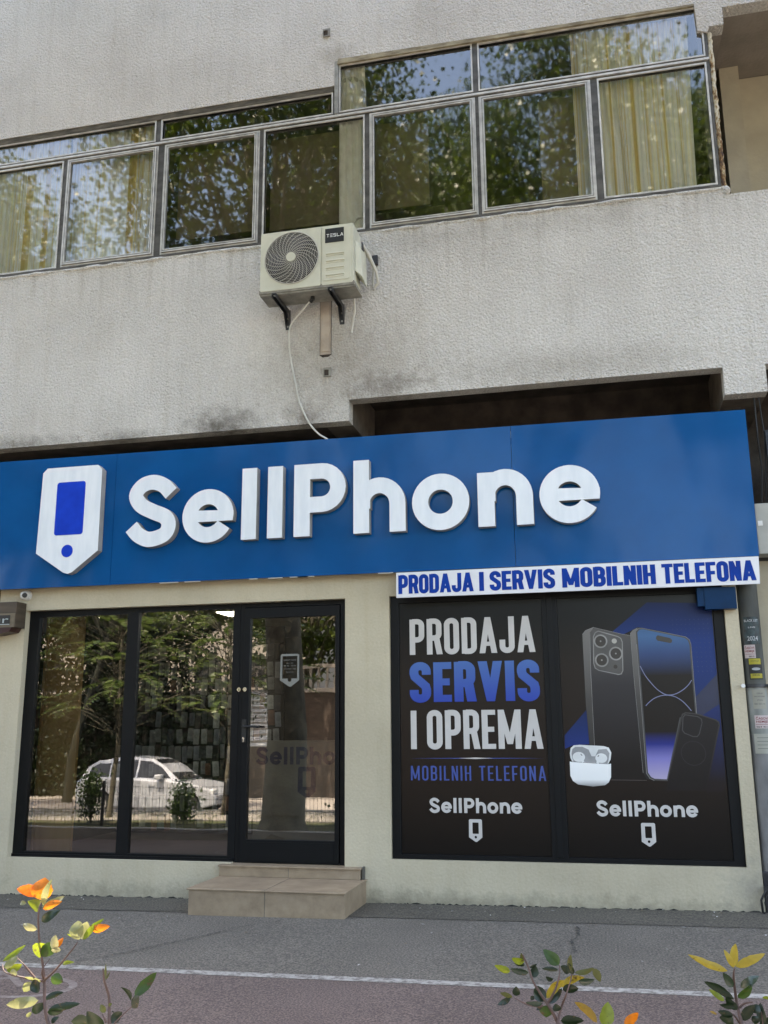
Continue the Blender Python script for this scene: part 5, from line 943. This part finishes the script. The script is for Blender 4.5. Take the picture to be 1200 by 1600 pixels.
def bush(x, y, r, h, label, seed, lm=None):
    rs = np.random.default_rng(seed); t = empty('round_bush', (x, y, gz(x, y)), label, 'bush', 'bushes along the low fence'); g = gz(x, y)
    C = [(x+rs.normal(0, r*.4), y+rs.normal(0, r*.4), g+rs.uniform(.15, 1)*h) for _ in range(26)]
    V, F = leafcloud(C, (.09, .09, .09), 45, .055, rs); fastmesh('foliage', V, F, lm or TL2, t)
    mb = MB(); 
    for c in C[::3]: mb.tube([(x, y, g), Vector(c)], [.012, .004], 5)
    mb.build('stem', M['bark'], t)
bush(-9.05, -6.8, .15, .8, 'leafy bush by the low fence, left one', 31); bush(-7.4, -7.0, .13, .6, 'leafy bush by the low fence, right one', 32)
bush(-4.2, -6.9, .4, .5, 'low bush at the foot of the thick plane tree', 33)
# low mesh fence
fe = empty('low_fence', (-9, -6.2, 0), 'low dark wire mesh fence along the verge', 'fence'); mb = MB()
for k in range(0, 250): x = -20+k*.065; g = gz(x, -6.2); mb.tube([(x, -6.2, g), (x, -6.2, g+.66)], .0032, 4, False)
for zz_ in (.04, .25, .45, .64): mb.tube([(-20, -6.2, gz(-20, 0)+zz_), (-3.9, -6.2, gz(-3.9, 0)+zz_)], .0045, 4)
mb.build('mesh_panel', M['steel_dark'], fe)
for k in range(8): mb = MB(); x = -19.9+k*2.28; mb.box(x-.022, x+.022, -6.225, -6.178, gz(x, 0)-.1, gz(x, 0)+.74); mb.build('fence_post', M['steel_dark'], fe, bevel=.004)
# grass tufts
rs = np.random.default_rng(5); n = 9000; px = rs.uniform(-14, 3, n); py = rs.uniform(-9.3, -4.6, n); a = rs.uniform(0, 6.28, n); hh = rs.uniform(.04, .11, n); g = .009*px
b0 = np.stack([px, py, g], 1); w_ = np.stack([np.cos(a), np.sin(a), 0*a], 1)*.004; tt = np.stack([px+rs.normal(0, .03, n), py+rs.normal(0, .03, n), g+hh], 1)
V = np.stack([b0-w_, b0+w_, tt], 1).reshape(-1, 3); o = fastmesh('grass', V, np.arange(len(V)).reshape(-1, 3), leafmat('grass_blade', (.10, .16, .03), (.20, .22, .06), .4), None, 3); tag(o, 'short grass blades growing in the verge', 'grass', kind='stuff')
# litter
mb = MB(); rd = random.Random(3)
for _ in range(150):
    x, y = rd.uniform(-6.5, 2), (rd.uniform(-.35, .03) if rd.random() < .5 else rd.uniform(-2.5, -.1)); s = rd.uniform(.006, .022)
    if -3.7 < x < -2.15 and y > -.75: continue
    mb.cur = rd.choice((0, 0, 1, 1, 2)); a = rd.uniform(0, 3.1); g = gz(x, y)+.010; c, s2 = math.cos(a)*s, math.sin(a)*s
    mb.add([(x-c, y-s2, g), (x+s2*.5, y-c*.5, g+s*.3), (x+c, y+s2, g+.002), (x-s2*.5, y+c*.5, g+s*.15)], [(0, 1, 2, 3)])
tag(mb.build('litter', [mat('dry_leaf', (.16, .12, .07)), mat('grey_chip', (.25, .25, .23)), mat('paper_scrap', (.6, .6, .58))]), 'tiny dry leaves and paper scraps scattered on the pavement', 'litter', kind='stuff')
mb = MB()
x = -6.2
while x < 1.15:                                    # crumbling black joint between wall and pavement
    wd = random.uniform(.02, .16)
    if not (-3.66 < x < -2.2): mb.add([(x+wd*p, SW-.002-random.uniform(.0, .012), gz(x, 0)+q) for p, q in ((0, .0), (1, .0), (.8, random.uniform(.002, .016)), (.5, random.uniform(.002, .02)), (.2, random.uniform(.002, .016)))], [(0, 1, 2, 3, 4)])
    x += wd*.9
par(mb.build('base_joint', mat('black_bitumen', (.02, .02, .018), (.05, .05, .045), .9, nscale=30)), bld)
# ================================================================== across the road: stone wall, balustrade, shutter, parked car
sw_ = empty('retaining_wall', (-10, -24, -.85), 'brown stone retaining wall with a white balustrade across the road', 'wall')
mb = MB(); mb.box(-34, 12, -24.4, -24, -1, 2.75); mb.build('stone_face', M['stonewall'], sw_); mb = MB(); mb.box(-34, 12, -24.45, -23.93, 2.752, 2.9); mb.box(-34, 12, -24.3, -24.05, 3.66, 3.8); mb.build('coping', M['pavement'], sw_)
mb = MB(); prof = [(.05, 2.9), (.05, 2.97), (.075, 3.1), (.04, 3.35), (.05, 3.6), (.06, 3.66)]
for k in range(95): x = -26+k*.3; mb.tube([(x, -24.17, z) for r, z in prof], [r for r, z in prof], 8, False)
mb.build('balusters', M['pavement'], sw_)['kind'] = 'stuff'
rs_ = empty('roller_shutter', (-12, -23.9, -.85), 'bright corrugated metal roller shutter in the stone wall', 'shutter'); mb = MB(); n = 40
mb.add([(x, -23.85+.03*math.sin(k*math.pi/2), .9+k*.05) for x in (-12.9, -11.0) for k in range(n)], [(k, k+1, n+k+1, n+k) for k in range(n-1)], True); mb.build('slats', mat('galvanised', (.55, .55, .55), rough=.35, metal=.8), rs_)
mb = MB(); mb.box(-13.0, -10.9, -23.99, -23.9, -.84, .88); mb.build('shutter_base', M['stonewall'], rs_)
car = empty('parked_car', (-12.9, -17.2, -.85), 'silver hatchback parked across the road, seen reflected in the shop window', 'car')
silver = mat('silver_paint', (.55, .56, .58), (.53, .54, .56), .25, .3, spec=.6); dg = mat('car_glass', (.02, .022, .024), rough=.05); rub = mat('tyre_rubber', (.02, .02, .02), rough=.8)
x0 = -15.05; g = -.85
def cx(p): return [(x0+a, g+b) for a, b in p]
body = cx([(0.05, .35), (0.0, .62), (.04, .95), (.22, 1.02), (1.5, 1.0), (2.9, .98), (3.55, .90), (4.1, .76), (4.32, .58), (4.34, .34), (4.0, .24)]+arc(3.52, .31, .37, .35, -10, 190, 14)[::1]+[(2.9, .22), (1.3, .22)]+arc(.83, .31, .37, .35, -10, 190, 14)+[(.3, .26)])
# wheel-arch arcs run right to left along the underside
mb = MB(); mb.flat([body], -18.05, -16.35); mb.build('body', silver, car, bevel=.05)
V = []; roof = [(.10, .99, .80), (.28, 1.36, .66), (.62, 1.56, .60), (1.5, 1.62, .60), (2.3, 1.55, .60), (2.75, 1.30, .68), (3.2, .97, .80)]; yc = -17.2
for a, b, hw in roof: V += [(x0+a, yc-hw, g+b), (x0+a, yc+hw, g+b)]
for a, b, hw in roof: V += [(x0+a, yc-.81, g+.97), (x0+a, yc+.81, g+.97)]
n = len(roof); F = [(2*i, 2*i+1, 2*i+3, 2*i+2) for i in range(n-1)]+[(2*i+1, 2*n+2*i+1, 2*n+2*i+3, 2*i+3) for i in range(n-1)]+[(2*i, 2*i+2, 2*n+2*i+2, 2*n+2*i) for i in range(n-1)]
mb = MB(); mb.add(V, F); mb.build('roof', silver, car)
def wpane(pts, name='side_window'):
    for s in (1, -1):
        mb = MB(); mb.add([(x0+a, yc+s*(.81-(b-.97)*.335+.008), g+b) for a, b in pts], [tuple(range(len(pts)))]); mb.build(name, dg, car)
wpane([(.34, 1.04), (1.02, 1.04), (1.02, 1.47), (.66, 1.46), (.42, 1.33)]); wpane([(1.08, 1.04), (1.85, 1.04), (1.85, 1.52), (1.08, 1.50)]); wpane([(1.91, 1.04), (2.95, 1.03), (2.62, 1.30), (2.28, 1.47), (1.91, 1.51)])
mb = MB(); mb.add([(x0+2.36, yc-.55, g+1.535), (x0+2.36, yc+.55, g+1.535), (x0+3.19, yc+.74, g+1.0), (x0+3.19, yc-.74, g+1.0)], [(0, 1, 2, 3)]); mb.build('windscreen', dg, car)
for wx in (.83, 3.52):
    for s in (1, -1):
        mb = MB(); yy = yc+s*.84; mb.tube([(x0+wx, yy-s*.2, g+.31), (x0+wx, yy, g+.31)], .31, 24); wl = mb.build('wheel', rub, car)
        mb = MB(); mb.tube([(x0+wx, yy-s*.02, g+.31), (x0+wx, yy+s*.01, g+.31)], .20, 20); mb.build('rim', M['chrome'], wl)
for s in (1, -1):
    mb = MB(); mb.box(x0+3.95, x0+4.28, yc+s*.70-.12, yc+s*.70+.12, g+.60, g+.74); mb.build('headlight', M['white'], car, bevel=.03)
    mb = MB(); mb.box(x0+2.55, x0+2.75, yc+s*.92-.1, yc+s*.92+.1, g+1.0, g+1.12); mb.build('mirror', silver, car, bevel=.03)
    for hx in (1.5, 2.3): mb = MB(); mb.box(x0+hx, x0+hx+.2, yc+s*.865-.012, yc+s*.865+.012, g+.84, g+.875); mb.build('door_handle', silver, car)
# tall house behind the wall closes the view
hs = empty('far_house', (-8, -36, 0), 'plain beige house behind the trees across the road', 'building'); mb = MB(); mb.box(-30, -14, -42, -35, 0, 9); mb.build('wall', mat('far_plaster', (.35, .31, .26)), hs)
mb = MB(); mb.box(-30.4, -13.6, -42.4, -34.6, 9.002, 9.6); mb.build('roof', mat('red_tiles', (.20, .07, .04)), hs)
for k in range(5):
    for j in range(2): mb = MB(); mb.box(-28.5+k*2.9, -27.2+k*2.9, -35, -34.96, 3.5+j*2.8, 5+j*2.8); mb.build('window', M['black'], hs)
